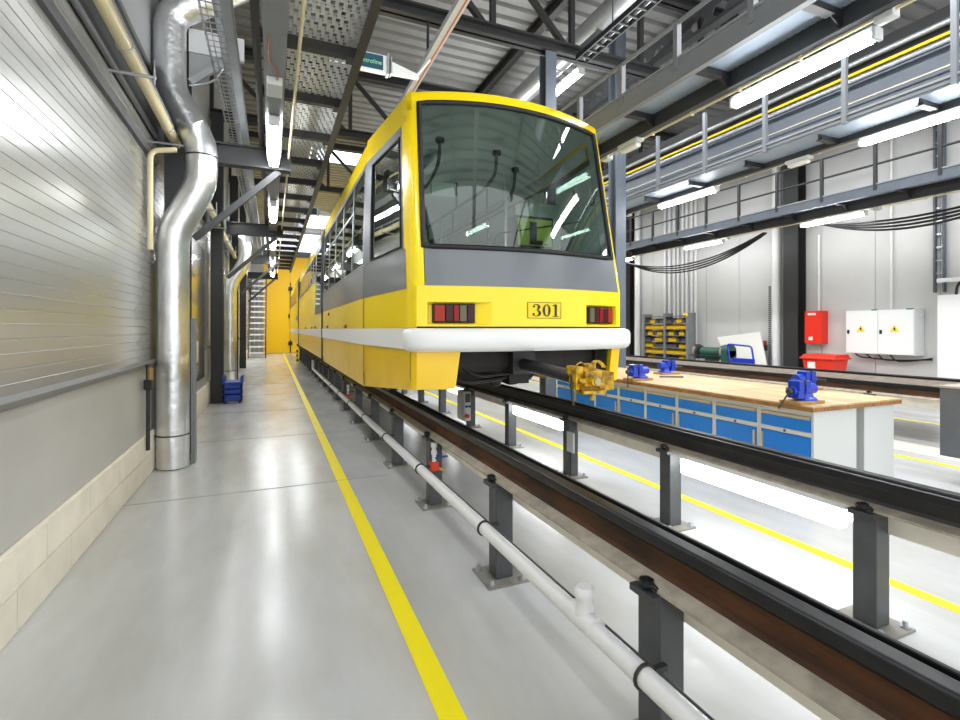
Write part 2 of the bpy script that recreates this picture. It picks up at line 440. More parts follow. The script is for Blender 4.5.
# bracket arms carrying the catwalk, one per wall column
for k, yy in enumerate((6.55, 11.28, 16.08, 20.88)):
    t = thing('cantilever_bracket', 'black bracket arm with diagonal strut under the walkway catwalk, %s from the camera' % ORD[k], 'bracket', (-.88, yy, 2.5), 'brackets under the walkway catwalk')
    x0 = -.86
    a = MB(); a.box(x0, .2, yy - .07, yy + .07, 3.45, 3.47).box(x0, .2, yy - .07, yy + .07, 3.68, 3.7).box(x0, .2, yy - .01, yy + .01, 3.47, 3.68).box(.2, .215, yy - .08, yy + .08, 3.43, 3.72)
    a.build('arm', STEELK, t)
    MB().bar((x0 + .02, yy, 2.55), (.08, yy, 3.44), .07, .07).build('strut', STEEL, t)

# ------------------------------------------------------------------ rails and rail posts
ZR0 = .585
def rail_prof(x, s):
    """grooved tram rail: foot, web, head, groove lip on side s"""
    z = ZR0
    P = [(-.075, 0), (.075, 0), (.075, .012), (.02, .03), (.009, .045), (.009, .11), (.03, .125), (.085, .125), (.085, .165), (.067, .168), (.067, .14), (.036, .14), (.034, .168), (.026, .175), (-.02, .175), (-.028, .168), (-.028, .135), (-.009, .115), (-.009, .045), (-.02, .03), (-.075, .012)]
    return [(x + s * a, z + b) for a, b in P]
def make_rail(x, s, y0, y1, label, web):
    t = thing('rail', label, 'rail', (x, y0, ZR0), 'elevated rails')
    z = ZR0
    f = MB().sweepY([(x + s*a, z + b) for a, b in [(-.075, 0), (.075, 0), (.075, .012), (.02, .03), (-.02, .03), (-.075, .012)]], y0, y1); f.build('foot', DUST, t)
    f = MB().sweepY([(x + s*a, z + b) for a, b in [(-.02, .03), (.02, .03), (.009, .045), (.009, .112), (-.009, .115), (-.009, .045)]], y0, y1); f.build('web', web, t)
    f = MB().sweepY([(x + s*a, z + b) for a, b in [(-.009, .112), (.009, .112), (.03, .125), (.085, .125), (.085, .168), (.065, .17), (.065, .14), (.038, .14), (.036, .168), (.028, .176), (-.022, .176), (-.03, .168), (-.03, .133)]], y0, y1)
    f.build('head', RAILD, t, bevel=.004)
    return t
make_rail(1.30, 1, -2.0, 29.5, 'rusty brown rail on posts beside the yellow walkway line', RUST)
make_rail(2.83, -1, -2.0, 29.5, 'black rail on posts between the tram coupler and the blue workbench', RAILB)
make_rail(7.85, 1, -2.0, 29.5, 'rusty rail just behind the workbench', RUST)
make_rail(9.35, -1, -2.0, 29.5, 'rusty rail in front of the white cabinets', RUST)
# dusty deck between the rails of the second track
o = MB().box(7.945, 9.255, -2, 29.5, .65, .72).build('track_deck', mat('track_dust', (134, 122, 108), .85, var=.3, vscale=7), None)
tag(o, 'dusty brown deck between the rails of the second track', 'track deck')
for x, lab, m in ((1.385, 'beige beam under the rusty walkway rail', BEIGE), (2.90, 'beige beam under the black rail beside the workbench', BEIGE), (7.9, 'beige beam under the rail behind the workbench', BEIGE)):
    o = MB().box(x - .05, x + .05, -2, 29.5, .47, ZR0 - .002).build('rail_beam', m); tag(o, lab, 'beam', 'beams under the rails')

def make_post(x, y, s, label, grp):
    """box post on base plate with rail clamp; s: side the clamp bolt sits on"""
    t = thing('rail_post', label, 'post', (x, y, 0), grp)
    MB().box(x - .052, x + .06, y - .055, y + .055, .012, .56).build('upright', POST, t, bevel=.006)
    MB().box(x - .13, x + .13, y - .13, y + .13, 0, .012).build('base_plate', mat('base_plate_grey', (132, 129, 121), .6, var=.15), t)
    for i in (-1, 1):
        for j in (-1, 1): MB().cyl((x + i*.1, y + j*.1, .012), (x + i*.1, y + j*.1, .045), .012, 8).cyl((x + i*.1, y + j*.1, .012), (x + i*.1, y + j*.1, .022), .022, 6).build('anchor_bolt', GALV, t)
    MB().box(x - .085, x + .075, y - .06, y + .06, .56, ZR0 - .001).build('top_plate', STEEL, t)
    c = MB(); cx = x - .06
    c.cyl((cx, y, .585), (cx, y, .625), .015, 10).cyl((cx, y, .6), (cx, y, .62), .026, 6).tube([(cx + .02, y - .035, .588), (cx + .005, y - .03, .606), (cx - .012, y, .598), (cx + .005, y + .03, .606), (cx + .02, y + .035, .588)], .01, 6)
    c.build('rail_clamp', BLACK, t)
    return t
G1 = 'posts under the walkway-side rail'
p0 = make_post(1.275, 1.36, -1, 'dark grey post under the walkway-side rail, first and tallest from the camera', G1)
for k in range(1, 19): dup(p0, (0, 1.33 * k, 0), 'dark grey post under the walkway-side rail, %s from the camera' % ORD[k])
G2 = 'posts under the workbench-side rail'
q0 = make_post(2.805, 1.52, 1, 'dark grey post under the workbench-side rail, first from the camera', G2)
for k in range(1, 12): dup(q0, (0, 1.365 * k, 0), 'dark grey post under the workbench-side rail, %s from the camera' % ORD[k])
for x, y, lab in ((7.85, 4.24, 'grey post under the rail behind the workbench'), (9.35, 4.96, 'grey post under the rail in front of the white cabinets')):
    dup(p0, (x - 1.275, y - 1.36, 0), lab)

# lamps under the workbench-side rail
for k, (y0, y1) in enumerate(((1.62, 2.77), (4.36, 5.5), (7.1, 7.95), (9.8, 10.9))):
    t = thing('under_rail_lamp', 'bright white strip lamp under the workbench-side rail, %s from the camera' % ORD[k], 'lamp', (2.8, y0, .47), 'lamps under the rail')
    MB().box(2.77, 2.84, y0, y1, .55, .583).build('housing', LAMPH, t)
    MB().box(2.765, 2.845, y0 + .02, y1 - .02, .435, .55).build('diffuser', EMITW, t, bevel=.02)
# switch box on the third far post and control box
t = thing('socket_box', 'pale grey junction box on the post under the black rail', 'junction box', (2.74, 4.1, .3))
MB().box(2.735, 2.754, 4.09, 4.21, .27, .47).build('body', LAMPH, t, bevel=.006)
MB().tube([(2.745, 4.15, .27), (2.745, 4.15, .05)], .008, 6).build('cable', CABLE, t)
t = thing('control_box', 'grey control box with red push button on the post under the tram', 'control box', (2.73, 6.95, .2))
MB().box(2.64, 2.751, 6.83, 7.13, .12, .56).build('body', mat('control_grey', (196, 198, 198), .4), t, bevel=.01)
MB().box(2.66, 2.74, 6.825, 6.83, .4, .53).build('cover', STEEL, t)
for i in range(2): MB().cyl((2.675 + i * .05, 6.83, .34), (2.675 + i * .05, 6.8, .34), .017, 12).build('socket', LBLUE, t)
MB().cyl((2.685, 6.83, .2), (2.685, 6.79, .2), .032, 14).build('red_button', RED, t)

# white pipe along the posts
t = thing('pipe', 'white pipe clamped along the posts beside the yellow walkway line', 'pipe', (1.12, 0, .33))
MB().tube([(1.135, -1.5, .36), (1.135, 6, .33), (1.135, 15.4, .3)], .036, 16).build('pipe_run', PVC, t)
m = MB().lathe((1.135, 1.62, 0), [(.038, .35), (.036, .4), (.03, .425), (.034, .44), (.042, .45), (.042, .475), (.03, .485)], 16)
m.build('capped_stub', PVC, t)
MB().cyl((1.135, 1.54, .356), (1.135, 1.70, .354), .042, 16).build('tee_collar', PVC, t)
for k in range(9):
    yy = 1.28 + 1.33 * k; zz = .36 - .03 * min(1, (yy + 1.5) / 7.5) - .03 * max(0, (yy - 6) / 9.4)
    c = MB().tube([(1.135 + .04 * math.cos(a), yy, zz + .04 * math.sin(a)) for a in [2 * PI * i / 14 for i in range(14)]], .007, 6, closed=True)
    c.bar((1.17, yy, zz + .01), (1.226, yy, zz + .01), .02, .02)
    c.build('clamp', STEELK, t)
MB().tube(fillet([(1.135, 15.4, .3), (1.135, 15.6, .3), (1.135, 15.6, .56)], .1), .036, 12).build('elbow', PVC, t)
MB().tube([(1.178, -1.5, .375), (1.178, 6, .345), (1.178, 15, .32)], .005, 6).build('wire', STEEL, t)
def valve(x, y, lab):
    t = thing('valve', lab, 'valve', (x, y, .2), 'valves on the white pipe')
    MB().tube([(x, y, .55), (x, y, .38)], .018, 10).cyl((x, y, .51), (x, y, .55), .027, 10).cyl((x, y, .45), (x, y, .48), .024, 10).build('tap_pipe', PVC, t)
    MB().box(x - .035, x + .035, y - .03, y + .03, .315, .39).build('body', mat('valve_red', (214, 62, 26), .4), t, bevel=.008)
    MB().bar((x, y - .035, .425), (x + .11, y - .035, .435), .018, .012).build('lever', LBLUE, t)
    MB().cyl((x + .035, y - .02, .335), (x + .085, y - .02, .31), .014, 10).build('nozzle', mat('brass', (196, 150, 70), .35, metal=.7), t)
    return t
v0 = valve(1.25, 3.93, 'red and white tap valve with blue lever on the third walkway-side post')
v1 = dup(v0, (-.02, 4.9, -.03), 'small red tap valve on the seventh walkway-side post')

# ------------------------------------------------------------------ catwalks
def catwalk(label, x0, x1, y0, y1, z, ys, postx=None, posty=(), rails=(), mg=GRATR, mb=STEEL, me=STEELB, bh=.18, drop=.0, gus=True, postz=None, bm=None, lipm=GALV, pm=None):
    t = thing('catwalk', label, 'catwalk', (x0, max(y0, 0), z), 'overhead catwalks')
    MB().box(x0 + .03, x1 - .03, y0, y1, z - .03, z - .005).build('grating', mg, t)
    e = MB().box(x0, x0 + .014, y0, y1, z - bh, z + .04).box(x0 + .014, x0 + .06, y0, y1, z - bh, z - bh + .014).box(x0 + .014, x0 + .04, y0, y1, z - .001, z + .012)
    e.build('edge_beam', me, t)
    MB().box(x0 - .012, x0 + .03, y0, y1, z + .04, z + .062).build('edge_lip', lipm, t)
    e = MB().box(x1 - .014, x1, y0, y1, z - bh - drop, z + .04).box(x1 - .07, x1 - .014, y0, y1, z - bh - drop, z - bh - drop + .014)
    e.build('edge_beam', mb, t)
    for yy in ys:
        b = MB()
        if gus:
            b.prism([(x0 + .06, yy, z - .11), (x1 - .15, yy, z - .11), (x1 - .02, yy, z - bh - drop + .02), (x1 - .02, yy, z - .035), (x0 + .06, yy, z - .035)], (0, .012, 0)).box(x0 + .06, x1 - .15, yy - .03, yy + .04, z - .115, z - .105)
            b.cyl((x0 + .1, yy - .02, z - .08), (x0 + .1, yy + .03, z - .08), .018, 8)
        else:
            b.box(x0 + .014, x1 - .014, yy - .035, yy + .035, z - .13, z - .12).box(x0 + .014, x1 - .014, yy - .006, yy + .006, z - .12, z - .035)
            b.box(x1 - .12, x1 - .02, yy - .06, yy + .06, z - .15, z - .13)
        b.build('bracket', bm or STEELK, t)
    if postx is not None:
        for yy in posty: MB().box(postx - .025, postx + .025, yy - .025, yy + .025, z - .05, z + (postz or rails[0])).build('post', pm or me, t)
        r = MB()
        for rz in rails: r.tube([(postx, y0, z + rz), (postx, y1, z + rz)], .02, 8)
        if rails: r.build('handrail', pm or me, t)
    return t

# over the walkway
catwalk('dark grating catwalk overhead above the walkway with a row of lamps', -.14, .69, -1, 20.6, 3.87, [2.2 + .98 * k for k in range(19)], mg=GRATL, mb=BROWNK, me=BROWNK, gus=False, bh=.16, bm=BROWNK, lipm=BROWNK)
# beside the tram, over the bench, along the white wall
catwalk('narrow blue-grey catwalk right beside the tram roof with gusset brackets', 3.33, 3.84, -1, 26, 3.86, [1.3 + .95 * k for k in range(24)], 3.34, [.35 + .75 * k for k in range(1, 30)], (.38,), bh=.14, drop=.06, me=STEELL, mb=STEEL)
catwalk('upper catwalk with tall posts above the workbench', 6.2, 6.68, -1, 26, 3.96, [1.9 + 1.03 * k for k in range(20)], 6.2, [2.62 + 1.01 * k for k in range(0, 16)], (), bh=.012, drop=.11, postz=.9, me=mat('post_mid_grey', (112, 116, 122), .45), mb=STEEL)
catwalk('far catwalk with two-rail railing along the white wall', 9.84, 10.42, -1, 26, 4.02, [5.0 + 1.03 * k for k in range(16)], 9.85, [3.42 + .92 * k for k in range(0, 16)], (.78, .4), bh=.13, drop=.1, me=STEELB, mb=STEELK, pm=STEELK)

# grey crane girder with busbar behind the upper catwalk
t = thing('crane_rail_girder', 'long grey girder with yellow conductor strip behind the tall catwalk posts', 'girder', (7.3, 0, 4.4))
MB().box(7.28, 7.36, -1, 28, 4.44, 4.78).box(7.2, 7.44, -1, 28, 4.41, 4.44).box(7.2, 7.44, -1, 28, 4.78, 4.8).build('web', STEELB, t)
MB().tube([(7.22, -1, 4.85), (7.22, 28, 4.85)], .035, 10).build('pipe', GALV, t)
m = MB(); y = -1
while y < 24: m.box(7.26, 7.34, y, y + .05, 4.86, 4.925); y += .075
m.build('cable_chain', STEELK, t)
MB().box(7.24, 7.3, -1, 28, 4.93, 4.965).build('conductor_strip', SIGNY, t)
MB().box(7.4, 7.5, -1, 28, 4.8, 5.35).build('back_beam', STEELK, t)
MB().tube([(7.32, -1, 5.12), (7.32, 28, 5.12)], .04, 10).build('pipe', GALV, t)
MB().bar((7.21, 1, 4.55), (7.21, 28, 4.55), .02, .015).build('wire', ALU, t)

# ------------------------------------------------------------------ fluorescent lamps
def lamp(x, y0, ln, z, r, label, grp, hm=LAMPH):
    t = thing('hanging_lamp', label, 'lamp', (x, y0, z), grp)
    MB().box(x - r * .8, x + r * .8, y0 + .02, y0 + ln - .02, z + r * .4, z + r * 1.1).build('housing', hm, t)
    n = 12; rows = []
    for yy, k in ((y0 + .03, .8), (y0 + .06, 1), (y0 + ln - .06, 1), (y0 + ln - .03, .8)):
        rows.append([(x + k * r * math.cos(a), yy, z + .4 * r + k * r * 1.1 * math.sin(a)) for a in [PI + PI * i / n for i in range(n + 1)]])
    MB().grid(rows).build('diffuser', EMIT, t)
    for yy in (y0, y0 + ln - .03): MB().box(x - r * .9, x + r * .9, yy, yy + .03, z - r * .6, z + r).build('end_cap', hm, t, bevel=.01)
    return t
a0 = lamp(.02, 5.12, 1.36, 3.5, .06, 'fluorescent lamp under the walkway catwalk, first and largest in the row', 'lamps under the walkway catwalk')
for k in range(1, 5): dup(a0, (0, 3.4 * k, 0), 'fluorescent lamp under the walkway catwalk, %s from the camera' % ORD[k])
dup(a0, (0, -3.4, 0), 'fluorescent lamp under the walkway catwalk, just above the camera')
b0 = lamp(3.85, 2.03, 1.17, 3.53, .055, 'long glowing lamp under the catwalk beside the tram, first and brightest', 'lamps under the tram-side catwalk')
for k in range(1, 4): dup(b0, (0, 3.3 * k, 0), 'glowing lamp under the catwalk beside the tram, %s from the camera' % ORD[k])
dup(b0, (0, -3.3, 0), 'glowing lamp under the catwalk beside the tram, beside the camera')
c0 = lamp(6.64, 2.42, 1.3, 3.765, .055, 'glowing lamp under the upper catwalk, first one, cut by the photo edge', 'lamps under the upper catwalk')
for k, dy in enumerate((3.38, 6.8)): dup(c0, (0, dy, 0), 'glowing lamp under the upper catwalk, %s from the camera' % ORD[k + 1])
e0 = lamp(10.36, 5.68, 1.25, 3.69, .055, 'glowing lamp under the far catwalk beside the black wall column', 'lamps under the far catwalk')
dup(e0, (0, 3.2, 0), 'glowing lamp under the far catwalk above the bin rack'); dup(e0, (0, 6.5, 0), 'glowing lamp under the far catwalk beyond the bin rack')
f0 = lamp(5.75, 8.3, 1.3, 6.7, .09, 'lone bright lamp hanging from the roof deck above the tram', 'roof lamps')
for yy in (8.5, 9.4): MB().cyl((5.75, yy, 6.78), (5.75, yy, ZC), .008, 6).build('hanger', STEEL, f0)

# lamp trunking and conduit under the walkway catwalk
t = thing('lamp_trunking', 'flat grey trunking carrying the lamps under the walkway catwalk', 'trunking', (.02, 0, 3.6), None)
MB().box(-.06, .10, -1, 20.4, 3.57, 3.60).box(-.06, -.05, -1, 20.4, 3.60, 3.66).box(.09, .10, -1, 20.4, 3.60, 3.66).build('channel', STEELL, t)
for k in range(19): MB().box(-.02, .06, 2.16 + .98 * k, 2.2 + .98 * k, 3.60, 3.7).build('hanger', STEELK, t)
MB().box(-.04, .08, 4.35, 4.6, 3.5, 3.57).build('junction_box', LAMPH, t, bevel=.008)
MB().tube(fillet([(-.02, 3.75, 3.565), (-.02, 4.05, 3.54), (.04, 4.25, 3.56), (.04, 4.36, 3.54)], .1), .006, 6).build('wire', mat('copper_wire', (176, 104, 60), .4), t)
o = MB().tube([(.19, -1, 3.62), (.19, 20.4, 3.62)], .014, 8).build('conduit', CREAM); tag(o, 'thin cream conduit beside the lamp row under the walkway catwalk', 'conduit')
o = MB().box(-.34, -.27, -1, 20, 3.84, 3.96).build('cable_duct', STEELL); tag(o, 'pale grey cable duct along the wall side of the walkway catwalk', 'cable duct')

def lineset(x, z, y0, y1, label, boxes, r=.013):
    t = thing('conduit', label, 'conduit', (x, 0, z))
    m = MB().tube([(x, y0, z), (x, y1, z)], r, 8); y = y0 + .3
    while y < y1: m.box(x - .02, x + .02, y, y + .02, z - .02, z + .02); y += .55
    m.build('tube', CREAM, t)
    for yb in boxes: MB().box(x - .045, x + .045, yb, yb + .12, z - .05, z + .05).build('junction_box', LAMPH, t, bevel=.008)
lineset(3.89, 3.67, -1, 20, 'cream conduit with white junction boxes along the catwalk beside the tram', (1.95, 5.0))
lineset(6.73, 3.86, -1, 20, 'thin conduit along the underside of the upper catwalk', (8.0,))
lineset(10.47, 3.78, -1, 20, 'thin conduit along the underside of the far catwalk', (5.5, 8.8))
for x, y, zz, lab in ((3.8, 4.35, 3.608, 'white oval emergency lamp under the catwalk beside the tram'), (6.64, 4.3, 3.786, 'white oval emergency lamp under the upper catwalk')):
    t = thing('emergency_lamp', lab, 'lamp', (x, y, zz), 'emergency lamps')
    MB().box(x - .06, x + .06, y, y + .34, zz, zz + .05).build('base', LAMPH, t, bevel=.02); MB().box(x - .045, x + .045, y + .03, y + .31, zz - .05, zz).build('cover', mat('frosted', (240, 240, 236), .3), t, bevel=.02)

# ------------------------------------------------------------------ ducts and pipes on the walkway wall
def spiral_duct(pts, r, label, rad=.28, bands=()):
    t = thing('ventilation_duct', label, 'duct', pts[0])
    MB().tube(fillet(pts, rad, 2), r, 24).build('duct_tube', DUCT, t)
    for (x, y, z) in bands:
        MB().tube([(x + (r + .004) * math.cos(a), y + (r + .004) * math.sin(a), z) for a in [2*PI*i/20 for i in range(20)]], .008, 6, closed=True).build('band', STEELK, t)
    return t
XD, YD = -.99, 6.2
spiral_duct([(XD, YD, .01), (XD, YD, 2.55), (-.715, YD, 3.1), (-.715, YD, 3.55), (-1.02, YD, 4.1), (-1.02, YD, 4.9), (-.2, YD, 5.5)], .158, 'large silver foil duct zigzagging up the ribbed wall to the ceiling', .13, ((XD, YD, .36), (-.715, YD, 3.4)))
spiral_duct([(-.93, 13.2, .02), (-.93, 13.2, 2.6), (-.6, 13.2, 3.1), (-.6, 13.2, 3.9)], .15, 'second silver duct standing behind the black column and blue crate', .22, ((-.93, 13.2, .5),))
o = MB().box(-.826, -.79, 6.28, 6.40, 0, 1.62).box(-.826, -.814, 6.24, 6.28, 0, 1.62).build('guard_channel', STEELL); tag(o, 'grey steel channel standing behind the base of the big silver duct', 'channel')
t = thing('pipe', 'cream pipe running high along the ribbed wall', 'pipe', (-1.0, 0, 3.6))
MB().tube([(-1.0, -1, 3.6), (-1.0, 20, 3.6)], .05, 14).build('pipe_run', CREAM, t)
for k in range(8):
    yy = 2.75 + 1.6 * k
    MB().tube([(-1.0 + .055 * math.cos(a), yy, 3.6 + .055 * math.sin(a)) for a in [2*PI*i/14 for i in range(14)]], .006, 6, closed=True).cyl((-1.19, yy + .3, 3.52), (-.86, yy + .3, 3.52), .014, 8).cyl((-.87, yy + .3, 3.46), (-.87, yy + .3, 3.66), .008, 6).build('hanger', GALV, t)
o = MB().tube([(-1.0, -1, 3.72), (-1.0, 20, 3.72)], .018, 8).build('conduit', STEELL); tag(o, 'thin grey conduit just above the cream wall pipe', 'conduit')
o = MB().tube(fillet([(-.9, 5.85, 3.34), (-1.13, 5.85, 3.3), (-1.13, 5.85, 2.3)], .08), .026, 10).build('branch_pipe', CREAM); tag(o, 'short cream branch pipe going down the ribbed wall behind the duct', 'pipe')
t = thing('water_tap', 'small brass and black tap on the grey wall beside the duct', 'tap', (-1.1, 5.75, 1.0))
MB().tube([(-1.13, 5.75, 1.15), (-1.13, 5.75, .3)], .018, 8).build('pipe', STEELK, t)
MB().box(-1.16, -1.09, 5.7, 5.8, .9, 1.0).build('body', BLACK, t, bevel=.01); MB().cyl((-1.1, 5.7, 1.0), (-1.1, 5.7, 1.12), .025, 10).build('fitting', mat('dull_brass', (150, 120, 70), .5), t)
# white bracket holding the duct aloft
t = thing('duct_bracket', 'white sheet-metal bracket with lever fixed beside the upper duct', 'bracket', (-.9, 6.35, 4.3))
MB().box(-.86, -.3, 6.34, 6.4, 4.62, 4.88).build('arm', CABW, t)
MB().prism([(-.86, 6.36, 4.62), (-.5, 6.36, 4.62), (-.86, 6.36, 4.25)], (0, .03, 0)).build('plate', UPW, t)
MB().bar((-.84, 6.32, 4.26), (-.5, 6.32, 4.56), .05, .07).cyl((-.5, 6.28, 4.6), (-.5, 6.36, 4.6), .04, 10).tube(fillet([(-.84, 6.3, 4.22), (-.6, 6.3, 4.3), (-.48, 6.3, 4.55)], .15), .012, 6).build('lever', GALV, t)
# mesh cable tray with silver pipe
t = thing('cable_tray', 'wire mesh cable tray between the duct and the walkway catwalk', 'cable tray', (-.5, 0, 4.2))
m = MB()
for dx in (-.11, -.055, 0, .055, .11): m.bar((-.45 + dx, -1, 4.2), (-.45 + dx, 18, 4.2), .008, .008)
y = 2.
while y < 16: m.bar((-.57, y, 4.2), (-.33, y, 4.2), .008, .008); y += .1
for dx in (-.12, .12):
    for dz in (.05, .1): m.bar((-.45 + dx, -1, 4.2 + dz), (-.45 + dx, 18, 4.2 + dz), .008, .008)
m.build('mesh', GALV, t)
MB().tube([(-.42, -1, 4.27), (-.42, 18, 4.27)], .05, 12).build('insulated_pipe', DUCT, t)

# bright steel door panel on the wall beyond the duct, small boxes
d = struct(MB().box(XL - .01, XL + .035, 7.0, 10.3, .62, 2.95).build('door_2', mat('brushed_door', (196, 197, 198), .12, metal=.85)), 'shiny brushed steel wall door beyond the duct')
MB().box(XL + .035, XL + .05, 8.95, 9.35, .95, 1.3).build('notice', CABW, d); MB().box(XL + .035, XL + .05, 7.8, 8.3, .95, 1.3).build('notice', CABW, d)

# blue crate on the floor
t = thing('plastic_crate', 'blue plastic crate on the floor against the black wall column', 'crate', (-.72, 11.4, 0))
m = MB(); x0, x1, y0, y1 = -.9, -.56, 11.0, 11.45
m.box(x0, x1, y0, y1, .04, .07)
for zz in (.09, .2, .31): m.box(x0, x1, y0, y0 + .02, zz, zz + .08).box(x0, x1, y1 - .02, y1, zz, zz + .08).box(x0, x0 + .02, y0, y1, zz, zz + .08).box(x1 - .02, x1, y0, y1, zz, zz + .08)
for xx in (x0, x1 - .03): m.box(xx, xx + .03, y0, y0 + .03, .04, .52).box(xx, xx + .03, y1 - .03, y1, .04, .52)
m.build('body', LBLUE, t)
MB().box(x0 - .015, x1 + .015, y0 - .015, y1 + .015, .4, .43).box(x0 - .015, x0 + .02, y0 - .015, y1 + .015, .43, .56).box(x1 - .02, x1 + .015, y0 - .015, y1 + .015, .43, .56).build('rim', LBLUE, t)
for xx in (x0 + .04, x1 - .04):
    for yy in (y0 + .04, y1 - .04): MB().cyl((xx - .012, yy, .03), (xx + .012, yy, .03), .03, 10).build('caster', BLACK, t)

# steel stairs at the far end
t = thing('stairs', 'grey steel stairs with open treads beside the yellow end door', 'stairs', (-.8, 29, 0))
for xx in (-1.12, -.3): MB().bar((xx, 27.6, .05), (xx, 32, 4.6), .05, .22).build('stringer', STEELK, t)
for k in range(14):
    f = (k + .6) / 14.5
    MB().box(-1.1, -.32, 27.6 + 4.4 * f, 27.86 + 4.4 * f, .03 + 4.55 * f, .10 + 4.55 * f).build('tread', CABW, t)
MB().tube(fillet([(-.3, 27.5, 0), (-.3, 27.5, 1.0), (-.3, 31, 4.9)], .1), .03, 8).build('handrail', STEELK, t)
for k, x in enumerate((-1.0, -.75, -.5)):
    o = MB().tube([(x, 32.6, .0), (x, 32.6, 5)], .06, 10).build('riser_pipe', GALV); tag(o, 'vertical silver pipe on the end wall behind the stairs, %s from the ribbed wall' % ORD[k], 'pipe', 'pipes behind the stairs')
t = thing('warning_post', 'short black and yellow striped post at the far end of the rail', 'bollard', (1.0, 22.6, 0))
for k in range(6): MB().box(.97, 1.05, 22.6, 22.68, k * .1, k * .1 + .1).build('stripe', BLACK if k % 2 else FLINE, t)

# ------------------------------------------------------------------ ceiling services
t = thing('conductor_rail', 'silver overhead conductor rail running above the tram roof', 'conductor rail', (2.04, 0, 5.33))
MB().sweepY([(1.98, 5.28), (2.1, 5.28), (2.1, 5.36), (2.06, 5.4), (2.02, 5.4), (1.98, 5.36)], -1, 28).build('rail_body', UPW, t)
MB().tube([(2.06, -1, 5.275), (2.06, 28, 5.275)], .012, 8).build('contact_wire', MATS['copper_wire'], t)
for yy in (6.7, 11.5, 16.3): MB().cyl((2.04, yy, 5.4), (2.04, yy, 5.86), .02, 8).build('hanger', STEELK, t)
def hang_sign(y, x0, x1, txt, lab):
    t = thing('hanging_sign', lab, 'sign', (x0, y, 5.0), 'hanging signs')
    MB().box(x0, x1, y, y + .08, 4.94, 5.17).build('frame', CABW, t)
    MB().box(x0 + .01, x1 - .05, y - .006, y, 4.965, 5.155).build('face', mat('sign_teal', (36, 84, 102), .4), t)
    if txt: text_mesh(txt, .08, mat('sign_letter_green', (168, 232, 176), .5), Vector((x1 - .07, y - .008, 5.03)), t, 'lettering', align='RIGHT')
    MB().box(x1, x1 + .03, y - .02, y + .1, 4.92, 5.2).box(x1 + .05, x1 + .07, y - .02, y + .1, 4.94, 5.16).build('bracket', GALV, t)
    MB().prism([(x1 + .07, y + .02, 4.95), (x1 + .07, y + .02, 5.12), (x1 + .45, y + .02, 5.02), (x1 + .45, y + .02, 4.96)], (0, .05, 0)).cyl((x1 + .42, y + .05, 5.0), (2.04, y + .05, 5.28), .02, 8).build('arm', CABW, t)
    return t
hang_sign(6.55, .68, 1.42, 'Metroline', 'teal hanging sign with green Metroline lettering above the tram')
hang_sign(15.6, .55, 1.3, None, 'second small teal hanging sign further along above the tram')
t = thing('ventilation_duct', 'round pale duct under the roof deck above the workbench side', 'duct', (5.0, 0, 6.6))
MB().tube([(5.05, 1, 6.62), (5.05, 26, 6.62)], .2, 20).build('duct_tube', GALV, t)
for yy in (3, 5, 8, 10, 12): MB().tube([(5.05 + .205 * math.cos(a), yy, 6.62 + .205 * math.sin(a)) for a in [2*PI*i/20 for i in range(20)]], .01, 6, closed=True).build('joint_ring', STEELL, t)
t = thing('cable_tray', 'ladder cable tray hanging in front of the roof truss', 'cable tray', (4.5, 0, 5.78))
m = MB()
for dx in (-.1, .1): m.box(4.5 + dx - .01, 4.5 + dx + .01, 2.5, 6.5, 5.72, 5.8)
y = 2.6
while y < 6.5: m.box(4.4, 4.6, y, y + .03, 5.73, 5.76); y += .18
m.build('ladder', STEELK, t)
for dx in (-.06, 0, .05): MB().tube([(4.5 + dx, 2.5, 5.78), (4.5 + dx, 6.5, 5.78)], .014, 6).build('cable', GALV if dx else CABLE, t)
for yy in (3.6, 5.6): MB().cyl((4.4, yy, 5.78), (4.4, yy, ZC), .008, 6).build('hanger', STEEL, t)

# ------------------------------------------------------------------ the tram
XC = 2.04
lean = lambda z: max(0., z - 1.85) * .195
hwf = lambda z: .99 - max(0., z - 1.85) * .026
hwk = lambda z: 1.14 - max(0., z - 2.15) * .03
def Fp(u, z, off=0.): return (XC + u * (hwf(z) + off * .2), 3.60 + .15 * u * u + lean(z) - off, z)
def Sp(s, t, z, off=0.):
    """side of the nose: t = 0 at the front corner, 1 at the kink where the straight side starts"""
    y = (3.80 + lean(z)) * (1 - t) + 5.3 * t; hw = (hwf(z) + .03) * (1 - t) + hwk(z) * t
    return (XC + s * (hw + off), y, z)
def Yp(s, y, z, off=0.): return (XC + s * (hwk(z) + off), y, z)
tram = thing('tram', 'yellow and grey tram with dark windscreen and number 301 on its front', 'tram', (XC, 3.6, .8))
US = [-1 + 2 * k / 24 for k in range(25)]
def zw(u): return 3.465 - .05 * u * u            # windscreen top
def zh(u): return 3.585 - .055 * u * u           # front edge of the roof
WU = .94
body = MB()
